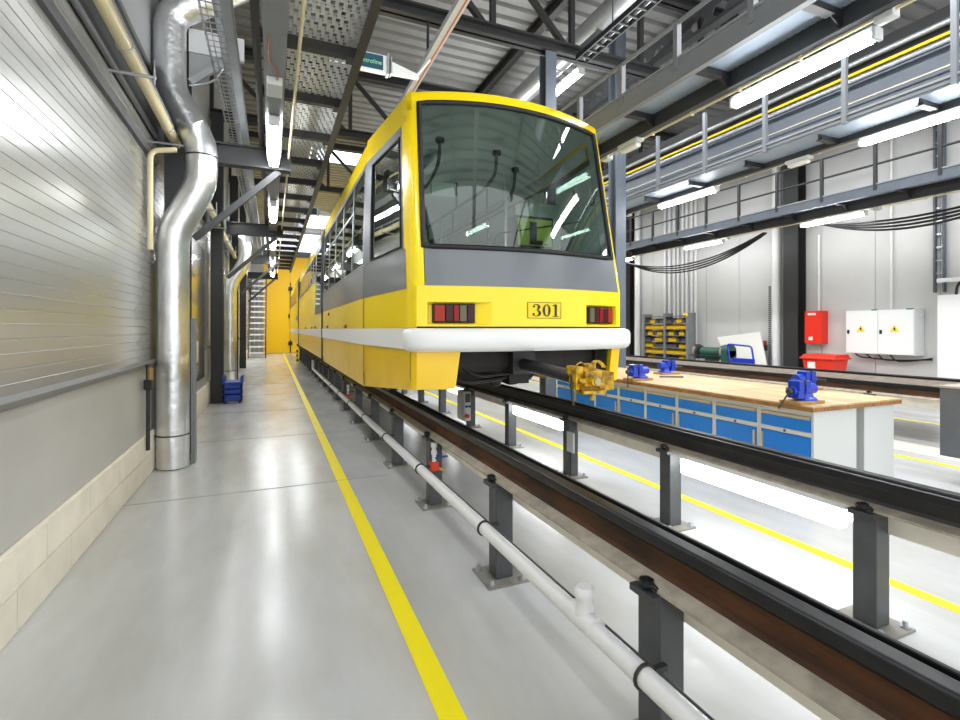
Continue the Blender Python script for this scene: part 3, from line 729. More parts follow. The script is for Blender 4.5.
# lower front band with the two lamp recesses cut out
REC = ((-.92, -.40), (.54, .94)); ZR = (1.535, 1.715)
ub = sorted(set(US + [-.92, -.40, .54, .94])); zb = [1.51, ZR[0], ZR[1], 1.845]
for i in range(len(ub) - 1):
    for j in range(3):
        mid = (ub[i] + ub[i+1]) / 2
        if j == 1 and any(a < mid < b for a, b in REC): continue
        body.add([Fp(ub[i], zb[j]), Fp(ub[i+1], zb[j]), Fp(ub[i+1], zb[j+1]), Fp(ub[i], zb[j+1])], [(0,1,2,3)], True)
for a, b in REC:
    a2, b2 = (a + .02, b - .2) if a < 0 else (a + .02, b - .02)
    dz = .02; fr = [Fp(a, ZR[0]), Fp(b, ZR[0]), Fp(b, ZR[1]), Fp(a, ZR[1])]
    bk = [Fp(a2, ZR[0] + dz, -.06), Fp(b2, ZR[0] + dz, -.06), Fp(b2, ZR[1] - dz, -.06), Fp(a2, ZR[1] - dz, -.06)]
    body.add(fr + bk, [(0,1,5,4),(1,2,6,5),(2,3,7,6),(3,0,4,7),(4,5,6,7)])
# pillars and header around the windscreen
for s in (-1, 1):
    rows = []
    for k in range(13):
        f = k / 12; zt = 1.845 + (zw(WU) + .02 - 1.845) * f
        rows.append([Fp(s * WU, zt), Fp(s * .97, zt), Fp(s, zt), Sp(s, 0, zt), Sp(s, .115, zt)])
    body.grid(rows)
    body.grid([[Fp(s, zz), Sp(s, 0, zz), Sp(s, .115, zz)] for zz in (1.51, 1.845)])
    body.grid([[Sp(s, .115 + (1 - .115) * k / 6, zz) for k in range(7)] for zz in (1.5, 1.83)])
    body.grid([[Sp(s, k / 6, zz) for k in range(7)] for zz in (3.27, 3.40, 3.51)])
    body.grid([[Fp(s, zz), Sp(s, 0, zz)] for zz in (3.36, 3.45, 3.53)])
    body.grid([[Yp(s, yy, zz) for yy in (5.3, 9.85)] for zz in (1.5, 1.83)])
    body.grid([[Yp(s, yy, zz) for yy in (5.3, 9.85)] for zz in (3.27, 3.38, 3.475)])
hdr = []
for u in US: hdr.append([Fp(u, zw(u) + .0 if abs(u) <= WU else zw(u)), Fp(u, (zw(u) + zh(u)) / 2), Fp(u, zh(u) - .03), (Fp(u, zh(u))[0], Fp(u, zh(u))[1] + .02, zh(u))])
body.grid(hdr)
# roof loft
def roof_row(y, hw, zc, flat, bow=0.):
    return [(XC + u * hw, y + bow * u * u, zc - flat * u * u - .05 * abs(u) ** 9) for u in US]
body.grid([[(Fp(u, zh(u))[0], Fp(u, zh(u))[1] + .02, zh(u)) for u in US], roof_row(4.06, .97, 3.615, .05, .08), roof_row(5.3, 1.10, 3.62, .075), roof_row(9.85, 1.10, 3.60, .075)])
body.build('body_shell', YEL, tram, fix=False)
# grey band under the windows, front and sides
gb = MB(); gu = [-.935 + 1.905 * k / 20 for k in range(21)]
gb.grid([[Fp(u, zz, .002) for u in gu] for zz in (1.845, 2.0, 2.16)])
for s in (-1, 1):
    gb.grid([[Sp(s, .075 + .925 * k / 6, zz, .003) for k in range(7)] for zz in (1.83, 2.165)])
    gb.grid([[Yp(s, yy, zz, .003) for yy in (5.3, 9.85)] for zz in (1.83, 2.165)])
gb.build('grey_band', TGREY, tram, fix=False)
# windscreen with black gasket
rows = []
for k in range(9):
    f = k / 8; rows.append([Fp(WU * u, 2.16 + (zw(WU * u) - 2.16) * f, -.004) for u in US])
ws = MB().grid(rows).build('windscreen', GLASSF, tram, fix=False)
loop = [Fp(WU * u, 2.165, .004) for u in US] + [Fp(WU, 2.2 + (zw(WU) - 2.24) * k / 10, .004) for k in range(1, 10)] + [Fp(WU * u, zw(WU * u), .004) for u in reversed(US)] + [Fp(-WU, 2.2 + (zw(WU) - 2.24) * k / 10, .004) for k in range(9, 0, -1)]
MB().tube(loop, .022, 8, closed=True).build('gasket', BLACK, ws)
# side windows
for s in (-1, 1):
    z0, z1 = 2.165, 3.27
    fr = MB()
    def T(t, z): return Sp(s, t, z, .004)
    # cab window frame
    ta, tb = .115, .83
    for (t0, t1, a, b) in ((ta, tb, z0, z0 + .03), (ta, tb, z1 - .09, z1), (ta, ta + .03, z0, z1), (tb - .03, 1.0, z0, z1)):
        fr.grid([[T(t0, a), T(t1, a)], [T(t0, b), T(t1, b)]], False)
    fr.build('cab_window_frame', FRAME, tram, fix=False)
    MB().grid([[Sp(s, ta + .02, z0 + .02, -.005), Sp(s, tb - .02, z0 + .02, -.005)], [Sp(s, ta + .02, z1 - .07, -.005), Sp(s, tb - .02, z1 - .07, -.005)]], False).build('cab_window', GLASSS, tram, fix=False)
    MB().tube([Sp(s, ta + .03, z0 + .03, .006), Sp(s, tb - .03, z0 + .03, .006), Sp(s, tb - .03, z1 - .09, .006), Sp(s, ta + .03, z1 - .09, .006)], .012, 6, closed=True).build('cab_window_seal', BLACK, tram)
    # saloon windows of the front car
    ys = [5.34, 6.15, 7.05, 7.95, 8.85, 9.8]
    fr = MB()
    for yy in ys: fr.grid([[Yp(s, yy - .035, z0, .005), Yp(s, yy + .035, z0, .005)], [Yp(s, yy - .035, z1, .005), Yp(s, yy + .035, z1, .005)]], False)
    fr.grid([[Yp(s, 5.3, z0, .005), Yp(s, 9.85, z0, .005)], [Yp(s, 5.3, z0 + .03, .005), Yp(s, 9.85, z0 + .03, .005)]], False)
    fr.grid([[Yp(s, 5.3, z1 - .05, .005), Yp(s, 9.85, z1 - .05, .005)], [Yp(s, 5.3, z1, .005), Yp(s, 9.85, z1, .005)]], False)
    fr.grid([[Yp(s, 6.15, 2.9, .005), Yp(s, 9.8, 2.9, .005)], [Yp(s, 6.15, 2.93, .005), Yp(s, 9.8, 2.93, .005)]], False)
    fr.build('window_frame', FRAME, tram, fix=False)
    for k in range(5):
        MB().grid([[Yp(s, ys[k] + .03, z0 + .02, -.004), Yp(s, ys[k+1] - .03, z0 + .02, -.004)], [Yp(s, ys[k] + .03, z1 - .04, -.004), Yp(s, ys[k+1] - .03, z1 - .04, -.004)]], False).build('side_window', GLASSS, tram, fix=False)
    # white waist stripe and lower skirt
    st = MB(); st.grid([[Sp(s, .03 + .97 * k / 6, zz, .012) for k in range(7)] for zz in (1.335, 1.505)])
    st.grid([[Yp(s, yy, zz, .012) for yy in (5.3, 9.85)] for zz in (1.335, 1.505)])
    st.grid([[Yp(s, yy, zz, .0) for yy in (10.1, 19.2)] for zz in (1.335, 1.505)]); st.grid([[Yp(s, yy, zz, .0) for yy in (19.5, 28.5)] for zz in (1.335, 1.505)])
    st.build('waist_stripe', WHITE, tram, fix=False)
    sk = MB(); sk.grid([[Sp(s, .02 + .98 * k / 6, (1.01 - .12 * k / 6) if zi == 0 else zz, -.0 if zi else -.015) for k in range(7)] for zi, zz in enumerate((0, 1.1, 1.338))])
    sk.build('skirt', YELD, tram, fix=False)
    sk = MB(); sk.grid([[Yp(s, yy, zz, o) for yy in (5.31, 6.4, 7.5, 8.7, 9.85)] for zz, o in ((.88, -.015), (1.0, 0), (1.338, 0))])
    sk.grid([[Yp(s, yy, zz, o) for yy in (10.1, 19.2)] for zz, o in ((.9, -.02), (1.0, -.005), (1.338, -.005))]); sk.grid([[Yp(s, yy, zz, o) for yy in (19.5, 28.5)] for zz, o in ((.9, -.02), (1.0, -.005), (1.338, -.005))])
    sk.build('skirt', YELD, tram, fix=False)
    sm = MB()
    for yy in (6.4, 7.5, 8.7): sm.add([Yp(s, yy, .9, .002), Yp(s, yy + .008, .9, .002), Yp(s, yy + .008, 1.83, .002), Yp(s, yy, 1.83, .002)], [(0,1,2,3)])
    sm.add([Sp(s, .985, .9, .004), Sp(s, 1, .9, .004), Sp(s, 1, 2.16, .004), Sp(s, .985, 2.16, .004)], [(0,1,2,3)])
    sm.build('panel_seam', mat('seam', (120, 92, 10), .6), tram, fix=False)
    for yy, zz in ((6.6, 1.53), (8.9, 1.53), (8.7, 1.75), (11.5, 1.53), (12.6, 1.53), (15, 1.53)):
        MB().box(XC + s * (hwk(zz) - .01), XC + s * (hwk(zz) + .02), yy, yy + .08, zz - .02, zz + .025).build('side_marker', LAMPO if zz > 1.6 else LAMPR, tram)
    # rear cars
    for (y0, y1, nm) in ((10.1, 19.2, 9), (19.5, 28.5, 9)):
        b = MB()
        b.grid([[Yp(s, yy, zz) for yy in (y0, y1)] for zz in (1.5, 2.62)], False); b.grid([[Yp(s, yy, zz) for yy in (y0, y1)] for zz in (3.2, 3.475)], False)
        b.build('car_side', YEL, tram, fix=False)
        g = MB()
        g.grid([[Yp(s, yy, zz, .004) for yy in (y0, y0 + 1.6)] for zz in (1.83, 3.25)], False)
        dy = (y1 - y0 - 1.7) / nm
        for k in range(nm + 1): yy = y0 + 1.6 + dy * k; g.grid([[Yp(s, yy - .06, zz, .004), Yp(s, yy + .06, zz, .004)] for zz in (2.6, 3.22)], False)
        g.grid([[Yp(s, yy, zz, .004) for yy in (y0, y1)] for zz in (2.58, 2.65)], False)
        g.build('window_frame', FRAME, tram, fix=False)
        for k in range(nm): MB().grid([[Yp(s, y0 + 1.66 + dy * k, zz), Yp(s, y0 + 1.54 + dy * (k+1), zz)] for zz in (2.64, 3.2)], False).build('side_window', GLASSS, tram, fix=False)
        MB().grid([[Yp(s, y0 + .25, zz, .008), Yp(s, y0 + 1.4, zz, .008)] for zz in (2.0, 3.15)], False).build('door_glass', GLASSS, tram, fix=False)
for (y0, y1) in ((10.1, 19.2), (19.5, 28.5)):
    r = MB().grid([roof_row(y0, 1.10, 3.60, .075), roof_row(y1, 1.10, 3.60, .075)]); r.build('car_roof', YEL, tram, fix=False)
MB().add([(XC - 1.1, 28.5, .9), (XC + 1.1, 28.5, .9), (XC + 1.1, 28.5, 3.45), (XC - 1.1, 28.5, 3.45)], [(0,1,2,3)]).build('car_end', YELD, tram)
# articulation gaiters
for y0 in (9.85, 19.2):
    g = MB(); rows = []
    for k in range(11):
        yy = y0 + .025 * k; o = .03 if k % 2 else -.02
        rows.append([(XC - 1.12 - o, yy, .92), (XC - 1.12 - o, yy, 3.3), (XC - 1.02 - o * .5, yy, 3.5 + o * .5), (XC - .5, yy, 3.58 + o), (XC, yy, 3.6 + o), (XC + .5, yy, 3.58 + o), (XC + 1.02 + o * .5, yy, 3.5 + o * .5), (XC + 1.12 + o, yy, 3.3), (XC + 1.12 + o, yy, .92)])
    g.grid(rows, False)
    g.build('gaiter', mat('gaiter_black', (40, 41, 44), .6), tram, fix=False)
# white bumper wrapping the nose
bp_prof = [(-.03, 1.315), (.03, 1.318), (.06, 1.335), (.08, 1.37), (.08, 1.46), (.066, 1.49), (.03, 1.505), (-.03, 1.508)]
path = [(Sp(-1, .03, 1.4), (-1, 0)), (Sp(-1, .0, 1.4), (-1, -.3)), (Fp(-1, 1.4), (-.8, -.7))] + [(Fp(u, 1.4), (.3 * u, -1)) for u in US[1:-1]] + [(Fp(1, 1.4), (.8, -.7)), (Sp(1, 0, 1.4), (1, -.3)), (Sp(1, .03, 1.4), (1, 0))]
rows = []
for p, n in path:
    l = math.hypot(*n); rows.append([(p[0] + .02 + n[0] / l * o, p[1] + n[1] / l * o, zz) for o, zz in bp_prof])
bm_ = MB().grid(rows); bm_.add(rows[0], [tuple(range(8))]); bm_.add(rows[-1], [tuple(range(7, -1, -1))])
bump_o = bm_.build('bumper', WHITE, tram)
MB().grid([[Fp(u, 1.506, .005) for u in US], [Fp(u, 1.52, .005) for u in US]]).build('bumper_seal', BLACK, tram, fix=False)
# tail lamps
for a, b, order in ((-.865, -.545, (LAMPO, LAMPDR, LAMPR, LAMPC, LAMPDR)), (.60, .91, (LAMPC, LAMPDR, LAMPR, LAMPDR, LAMPO))):
    cl = MB().grid([[Fp(a + (b - a) * k / 6, zz, -.01) for k in range(7)] for zz in (1.552, 1.70)])
    hs = MB(); fr = [Fp(a - .012, 1.55, -.03), Fp(b + .012, 1.55, -.03), Fp(b + .012, 1.703, -.03), Fp(a - .012, 1.703, -.03)]
    bk = [Fp(a - .012, 1.55, -.075), Fp(b + .012, 1.55, -.075), Fp(b + .012, 1.703, -.075), Fp(a - .012, 1.703, -.075)]
    hs.add(fr + bk, [(0,1,2,3),(4,7,6,5),(0,4,5,1),(1,5,6,2),(2,6,7,3),(3,7,4,0)])
    lamp_o = hs.build('tail_lamp', BLACK, tram, bevel=.004)
    wts = (1.35, 1.0, .75, .95, .9) if a < 0 else (.95, 1, .9, .9, 1.1); acc = 0; tot = sum(wts)
    for w_, mt in zip(wts, order):
        u0 = a + (b - a) * acc / tot; acc += w_; u1 = a + (b - a) * acc / tot
        f = [Fp(u0 + .003, 1.562, -.012), Fp(u1 - .003, 1.562, -.012), Fp(u1 - .003, 1.692, -.012), Fp(u0 + .003, 1.692, -.012)]
        bb_ = [Fp(u0 + .003, 1.562, -.035), Fp(u1 - .003, 1.562, -.035), Fp(u1 - .003, 1.692, -.035), Fp(u0 + .003, 1.692, -.035)]
        L = MB().add(f + bb_, [(0,1,2,3),(0,4,5,1),(1,5,6,2),(2,6,7,3),(3,7,4,0)]).build('lens', mt, lamp_o, bevel=.004)
# number plate 301
def Pn(u, z): return Fp(u, z, .004)
pu0, pu1, pz0, pz1 = -.085, .25, 1.59, 1.725
UX = lambda x: .17 + x / 1.03
plate = MB()
plate.grid([[Pn(pu0 + (pu1 - pu0) * k / 6, zz) for k in range(7)] for zz in (pz0, pz1)])
plate_o = plate.build('number_plate', SIGNY, tram, fix=False)
bd = MB()
for (a, b, c, d_) in ((pu0, pu1, pz0, pz0 + .004), (pu0, pu1, pz1 - .004, pz1), (pu0, pu0 + .005, pz0, pz1), (pu1 - .005, pu1, pz0, pz1)):
    bd.grid([[Fp(a + (b - a) * k / 4, zz, .006) for k in range(5)] for zz in (c, d_)])
bd.build('plate_border', BLACK, plate_o, fix=False)
def dig(fn_quads, x0, wd, name):
    m = MB()
    for q in fn_quads: m.add([Fp(pu0 + x0 + p[0] * wd, 1.605 + p[1] * .104, .008) for p in q], [tuple(range(len(q)))])
    m.build(name, BLACK, plate_o, fix=False)
def ring(cx, cy, rx, ry, a0, a1, thick, n=16):
    qs = []
    for k in range(n):
        q = []
        for aa, ins in ((a0 + (a1-a0)*k/n, 0), (a0 + (a1-a0)*(k+1)/n, 0), (a0 + (a1-a0)*(k+1)/n, 1), (a0 + (a1-a0)*k/n, 1)):
            t_ = thick(aa) if ins else 0; q.append((cx + (rx - t_) * math.cos(aa), cy + (ry - t_ * .55 - .03 * ins) * math.sin(aa)))
        qs.append(q)
    return qs
th = lambda a: .05 + .24 * max(0, math.cos(a)) ** 1.2
three = ring(.42, .76, .42, .24, math.radians(160), math.radians(-85), th) + ring(.42, .27, .5, .27, math.radians(85), math.radians(-165), th)
for cx, cy in ((.14, .8), (.12, .2)): three.append([(cx + .13 * math.cos(t_), cy + .08 * math.sin(t_)) for t_ in [2*PI*i/10 for i in range(10)]])
dig(three, .048, .088, 'digit_three')
dig(ring(.5, .5, .5, .5, 0, 2 * PI, lambda a: .06 + .24 * abs(math.cos(a)), 28), .145, .08, 'digit_zero')
dig([[(.38, 0), (.66, 0), (.66, 1), (.38, 1)], [(.12, 0), (.92, 0), (.92, .06), (.12, .06)], [(.1, .84), (.38, .9), (.38, 1), (.1, .9)]], .235, .082, 'digit_one')
# nose skirts either side of the coupler opening
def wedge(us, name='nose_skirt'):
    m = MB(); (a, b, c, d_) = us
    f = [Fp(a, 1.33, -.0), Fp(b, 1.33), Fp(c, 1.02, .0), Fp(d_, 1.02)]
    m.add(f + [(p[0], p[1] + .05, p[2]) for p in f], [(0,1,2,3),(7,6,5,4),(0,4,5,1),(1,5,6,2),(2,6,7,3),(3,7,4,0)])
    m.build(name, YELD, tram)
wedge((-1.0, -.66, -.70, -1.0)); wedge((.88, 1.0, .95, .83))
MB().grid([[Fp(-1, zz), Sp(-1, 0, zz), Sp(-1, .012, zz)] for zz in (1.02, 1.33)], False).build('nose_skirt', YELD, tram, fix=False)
# undercarriage
m = MB(); m.box(XC - .96, XC - .74, 3.86, 4.3, 1.03, 1.32).box(XC + .82, XC + .95, 3.9, 4.4, 1.03, 1.32).box(XC - .98, XC + .98, 3.95, 28.3, 1.16, 1.32).box(XC - .6, XC + .6, 4.0, 4.12, 1.12, 1.34)
m.build('underframe', DARK, tram)
m = MB(); m.box(XC - .62, XC - .1, 4.2, 4.9, 1.02, 1.17).box(XC + .35, XC + .85, 4.6, 5.2, 1.04, 1.17).box(XC - .05, XC + .15, 4.0, 4.3, 1.0, 1.17).lathe((XC - .12, 4.15, 0), [(.09, 1.17), (.09, 1.06), (.05, 1.03), (.05, .98), (.02, .96)], 12).lathe((XC + .3, 4.3, 0), [(.06, 1.17), (.06, 1.04), (.03, 1.0)], 12)
m.tube(fillet([(XC - .7, 4.1, 1.2), (XC - .5, 4.05, 1.02), (XC - .1, 4.05, 1.04), (XC + .2, 4.1, 1.16)], .1), .02, 8).tube(fillet([(XC - .55, 3.98, 1.2), (XC - .4, 3.96, 1.08), (XC + .0, 3.98, 1.1), (XC + .1, 4.0, 1.2)], .08), .014, 8)
m.build('equipment_box', DARK, tram)
for yy in (5.6, 7.4, 14.5, 23.5):
    bg = MB().box(XC - .5, XC + .5, yy - .12, yy + .12, .98, 1.2).cyl((XC - .74, yy, 1.08), (XC + .74, yy, 1.08), .05, 10).build('axle', DARK, tram)
    for s in (-1, 1):
        xw = XC + s * .765
        MB().lathe((xw, yy, 1.088), [(.06, -.06), (.29, -.06), (.3, -.03), (.3, .035), (.1, .05)], 24, 'X').build('wheel', RAILD, tram)
# coupler
m = MB().tube([(XC + .02, 4.1, 1.2), (XC + .01, 3.5, 1.17), (XC, 3.05, 1.145)], .052, 14).box(XC - .09, XC + .13, 3.85, 4.05, 1.1, 1.3)
cp = m.build('coupler_shank', STEELK, tram)
CY = mat('coupler_yellow', (226, 178, 10), .45, rgb2=(120, 88, 14), vscale=22)
ch = MB(); y0 = 2.82
ch.box(XC - .09, XC + .09, y0, y0 + .26, 1.06, 1.22)
ch.prism([(XC - .2, y0 - .02, 1.04), (XC - .2, y0 - .02, 1.2), (XC - .08, y0 + .06, 1.22), (XC - .08, y0 + .06, 1.02)], (0, .1, 0))
ch.prism([(XC + .2, y0 - .02, 1.02), (XC + .2, y0 - .02, 1.2), (XC + .07, y0 + .05, 1.22), (XC + .07, y0 + .05, 1.0)], (0, .12, 0))
ch.prism([(XC - .2, y0 + .05, 1.2), (XC - .05, y0 + .05, 1.26), (XC + .05, y0 + .05, 1.24), (XC + .2, y0 + .05, 1.2), (XC + .1, y0 + .05, 1.0), (XC - .1, y0 + .05, .98)], (0, .06, 0))
ch.cyl((XC - .15, y0 + .02, 1.12), (XC + .02, y0 + .02, 1.12), .03, 10).cyl((XC - .03, y0 - .08, 1.12), (XC - .03, y0 + .1, 1.12), .05, 12).cyl((XC + .05, y0 - .05, 1.07), (XC + .05, y0 + .1, 1.07), .03, 10)
ch.box(XC - .12, XC + .12, y0 - .03, y0 + .1, .985, 1.02).cyl((XC - .02, y0, .92), (XC - .02, y0, .99), .022, 10)
ch.box(XC - .19, XC - .12, y0 - .01, y0 + .15, 1.19, 1.27).box(XC - .04, XC + .04, y0 + .02, y0 + .12, 1.24, 1.29)
SCL = lambda mb: setattr(mb, 'v', [(XC + .03 + (p[0] - XC) * .8, y0 + .1 + (p[1] - y0 - .1) * .8, 1.14 + (p[2] - 1.12) * .68) for p in mb.v])
SCL(ch)
ho = ch.build('coupler_head', CY, tram, bevel=.006)
hz = MB()
for cx, rr in ((XC - .1, .06), (XC + .06, .075), (XC + .09, .07)):
    hz.tube([(cx + rr * math.cos(a), y0 + .06 + .02 * math.sin(2 * a), 1.25 + rr * .9 * math.sin(a)) for a in [PI * i / 12 - .1 for i in range(14)]], .009, 6)
SCL(hz); hz.build('hose', CY, ho)
MB().tube([(XC - .14, y0 + .05, 1.18), (XC - .15, y0 + .02, 1.05), (XC - .14, y0 + .02, .98)], .008, 6).build('chain', STEELK, ho)
MB().cyl((XC + .01, y0 - .055, 1.14), (XC + .01, y0 - .02, 1.14), .026, 12).build('coupling_face', mat('coupler_metal', (170, 156, 120), .4, metal=.5), ho)
# interior
i = MB(); i.box(XC - 1.0, XC + 1.0, 4.1, 28.2, 1.33, 1.36); i.build('saloon_floor', LINDK, tram)
i = MB(); i.grid([[Fp(u * .985, zw(u) - .01, -.03) for u in US], [Fp(u * .98, 3.47 - .05 * u * u, -.06) for u in US], [(XC + u * .9, 4.35, 3.46 - .06 * abs(u) ** 3) for u in US], [(XC + u * 1.0, 5.3, 3.42 - .06 * abs(u) ** 3) for u in US], [(XC + u * 1.0, 28.2, 3.42 - .06 * abs(u) ** 3) for u in US]]); i.build('saloon_ceiling', LINING, tram, fix=False)
m = MB()
for s in (-1, 1):
    for za, zb_ in ((1.36, 2.16), (3.26, 3.40)): m.grid([[Sp(s, .15, za, -.03), Sp(s, .98, za, -.03), Yp(s, 9.8, za, -.03)], [Sp(s, .15, zb_, -.03), Sp(s, .98, zb_, -.03), Yp(s, 9.8, zb_, -.03)]], False)
    m.grid([[Fp(s * .95, za, -.03), Sp(s, .02, za, -.03), Sp(s, .11, za, -.03)] for za in (2.1, 2.8, 3.46)], False)
m.build('wall_lining', LINING, tram, fix=False)
MB().box(XC - .86, XC + .86, 3.98, 4.3, 1.5, 2.2).build('dashboard', LINDK, tram, bevel=.05)
MB().box(XC + .62, XC + .98, 4.75, 5.2, 1.4, 2.9).build('cab_cabinet', LINING, tram, bevel=.03)
MB().box(XC + .56, XC + .99, 5.0, 5.1, 2.55, 2.95).build('cab_locker', LINING, tram, bevel=.02)
dsp = MB().box(XC + .02, XC + .44, 4.04, 4.2, 2.14, 2.56).build('display_unit', BLACK, tram, bevel=.015)
DG = mat('display_green', (196, 214, 60), .5, rgb2=(206, 222, 90), vscale=4)
MB().box(XC + .05, XC + .41, 4.028, 4.04, 2.28, 2.53).build('display_card', DG, dsp)
MB().box(XC + .175, XC + .245, 4.02, 4.028, 2.29, 2.5).box(XC + .245, XC + .31, 4.02, 4.028, 2.29, 2.33).box(XC + .33, XC + .37, 4.02, 4.028, 2.29, 2.303).build('display_mark', BLACK, dsp)
hr = MB()
for dx, y0_, z_ in ((-.55, 4.5, 3.0), (.1, 4.6, 3.02), (.52, 5.0, 2.98)):
    hr.tube(fillet([(XC + dx, y0_, 3.33), (XC + dx, y0_ + .03, 3.1), (XC + dx, y0_ + .35, z_), (XC + dx, 9.7, z_)], .12), .018, 8)
    hr.cyl((XC + dx, y0_, 3.3), (XC + dx, y0_, 3.34), .045, 10)
    for yy in (5.8, 7.1, 8.4): hr.cyl((XC + dx, yy, z_), (XC + dx, yy, 3.34), .014, 8)
hr.build('handrail', LINDK, tram)
hr = MB()
for dx, yy in ((.5, 5.2), (-.5, 6.4), (.5, 7.6), (-.5, 8.8)): hr.cyl((XC + dx, yy, 1.36), (XC + dx, yy, 3.3), .018, 8)
hr.build('grab_pole', GALV, tram)
SEAT = mat('seat_fabric', (70, 84, 96), .8)
for yy in (5.9, 6.8, 7.7, 8.6):
    for s in (-1, 1):
        st_ = MB().box(XC + s * .72 - .22, XC + s * .72 + .22, yy, yy + .42, 1.74, 1.82).box(XC + s * .72 - .22, XC + s * .72 + .22, yy + .38, yy + .45, 1.8, 2.4).box(XC + s * .72 - .05, XC + s * .72 + .05, yy + .15, yy + .25, 1.36, 1.74)
        st_.build('seat', SEAT, tram, bevel=.02)
MB().tube(fillet([(XC - .35, 3.70, 2.2), (XC - .3, 3.72, 2.3), (XC + .55, 3.78, 2.48)], .05), .008, 6).build('wiper', BLACK, tram)
MB().box(XC - .35, XC - .05, 5.4, 5.45, 3.05, 3.2).build('interior_sign', LINING, tram)
m = MB()
for y in (5.0, 6.6, 8.2): m.box(XC - .45, XC - .35, y, y + .9, 3.31, 3.34)
m.build('saloon_light', mat('dim_diffuser', (235, 240, 238), .4), tram)

# ------------------------------------------------------------------ workbench
NC = 8; BY = 2.84; CW = .532; ZB = .768
def cabinet(y, label, flip):
    t = thing('bench_cabinet', label, 'cabinet', (4.4, y, 0), 'blue-fronted bench cabinets')
    c = MB(); x0, x1, y0, y1 = 4.42, 5.03, y + .002, y + CW - .002
    c.box(x0 + .02, x1, y0, y1, .04, ZB).box(x0, x0 + .02, y0, y0 + .022, .04, ZB).box(x0, x0 + .02, y1 - .022, y1, .04, ZB)
    c.box(x0, x0 + .02, y0 + .022, y1 - .022, .715, ZB).box(x0, x0 + .02, y0 + .022, y1 - .022, .53, .57).box(x0, x0 + .02, y0 + .022, y1 - .022, .04, .09)
    c.build('carcass', BENCH, t)
    d = MB().box(x0 - .006, x0 + .018, y0 + .026, y1 - .026, .575, .68).build('drawer', BLUE, t)
    MB().prism([(x0 - .022, y0 + .03, .685), (x0 - .006, y0 + .03, .68), (x0 + .01, y0 + .03, .705), (x0 - .012, y0 + .03, .71)], (0, CW - .064, 0)).build('handle_strip', ALU, d)
    dr = MB().box(x0 - .006, x0 + .018, y0 + .026, y1 - .026, .095, .525).build('door', BLUE, t)
    hy = y1 - .05 if flip else y0 + .034
    MB().box(x0 - .025, x0 - .006, hy, hy + .016, .28, .5).build('handle', ALU, dr)
    MB().cyl((x0 - .004, (y0 + y1) / 2, .55), (x0 - .012, (y0 + y1) / 2, .55), .012, 10).build('lock', IRON, t)
    MB().cyl((x0 - .004, y0 + .06 if flip else y1 - .06, .16), (x0 - .014, y0 + .06 if flip else y1 - .06, .16), .01, 8).build('vent_knob', IRON, dr)
    MB().box(x0 + .05, x1 - .03, y0 + .02, y1 - .02, 0, .04).build('plinth', STEELK, t)
    return t
c0_ = cabinet(BY, 'grey cabinet with blue door and drawer at the bench end beneath the front vise', True); c1_ = cabinet(BY + CW, 'blue-fronted bench cabinet, second from the vise end of the row', False)
for k in range(2, NC):
    dup(c0_ if k % 2 == 0 else c1_, (0, CW * (k - k % 2), 0), 'blue-fronted bench cabinet, %s from the vise end of the row' % ORD[k])
bkc = None
for k in range(NC):
    y = BY + CW * k
    if k == 0:
        bkc = thing('bench_cabinet', 'grey cabinet on the far side of the bench end, dark gap beside it', 'cabinet', (5.4, y, 0), 'back row of bench cabinets')
        MB().box(5.15, 5.62, y + .002, y + CW - .002, .03, ZB).build('carcass', BENCH, bkc)
        MB().box(5.62, 5.64, y + .03, y + CW - .03, .095, .525).build('door', BLUE, bkc); MB().box(5.62, 5.64, y + .03, y + CW - .03, .575, .69).build('drawer', BLUE, bkc)
        MB().box(5.2, 5.6, y + .02, y + CW - .02, 0, .03).build('plinth', STEELK, bkc)
    elif k < 3: dup(bkc, (0, CW * k, 0), 'grey cabinet in the hidden back row of the bench, %s from the vise end' % ORD[k])
for k in range(2):
    y0, y1 = BY - .02 + CW * 2 * k * 1, BY + CW * 2 + CW * 6 * k
    t = thing('worktop', ['long beech worktop section at the near bench end under two vises', 'beech worktop section at the far bench end by the columns'][k], 'worktop', (5.1, y0, ZB), 'beech worktops')
    y0 = BY - .03 if k == 0 else BY + CW * 2 + .004; y1 = BY + CW * 2 if k == 0 else BY + CW * 8 + .03
    MB().box(4.365, 5.685, y0 + .003, y1 - .003, ZB + .035, ZB + .05).build('top_surface', WOOD, t)
    MB().box(4.36, 5.69, y0, y1, ZB, ZB + .036).build('edge', WOODE, t)
ZT = ZB + .05
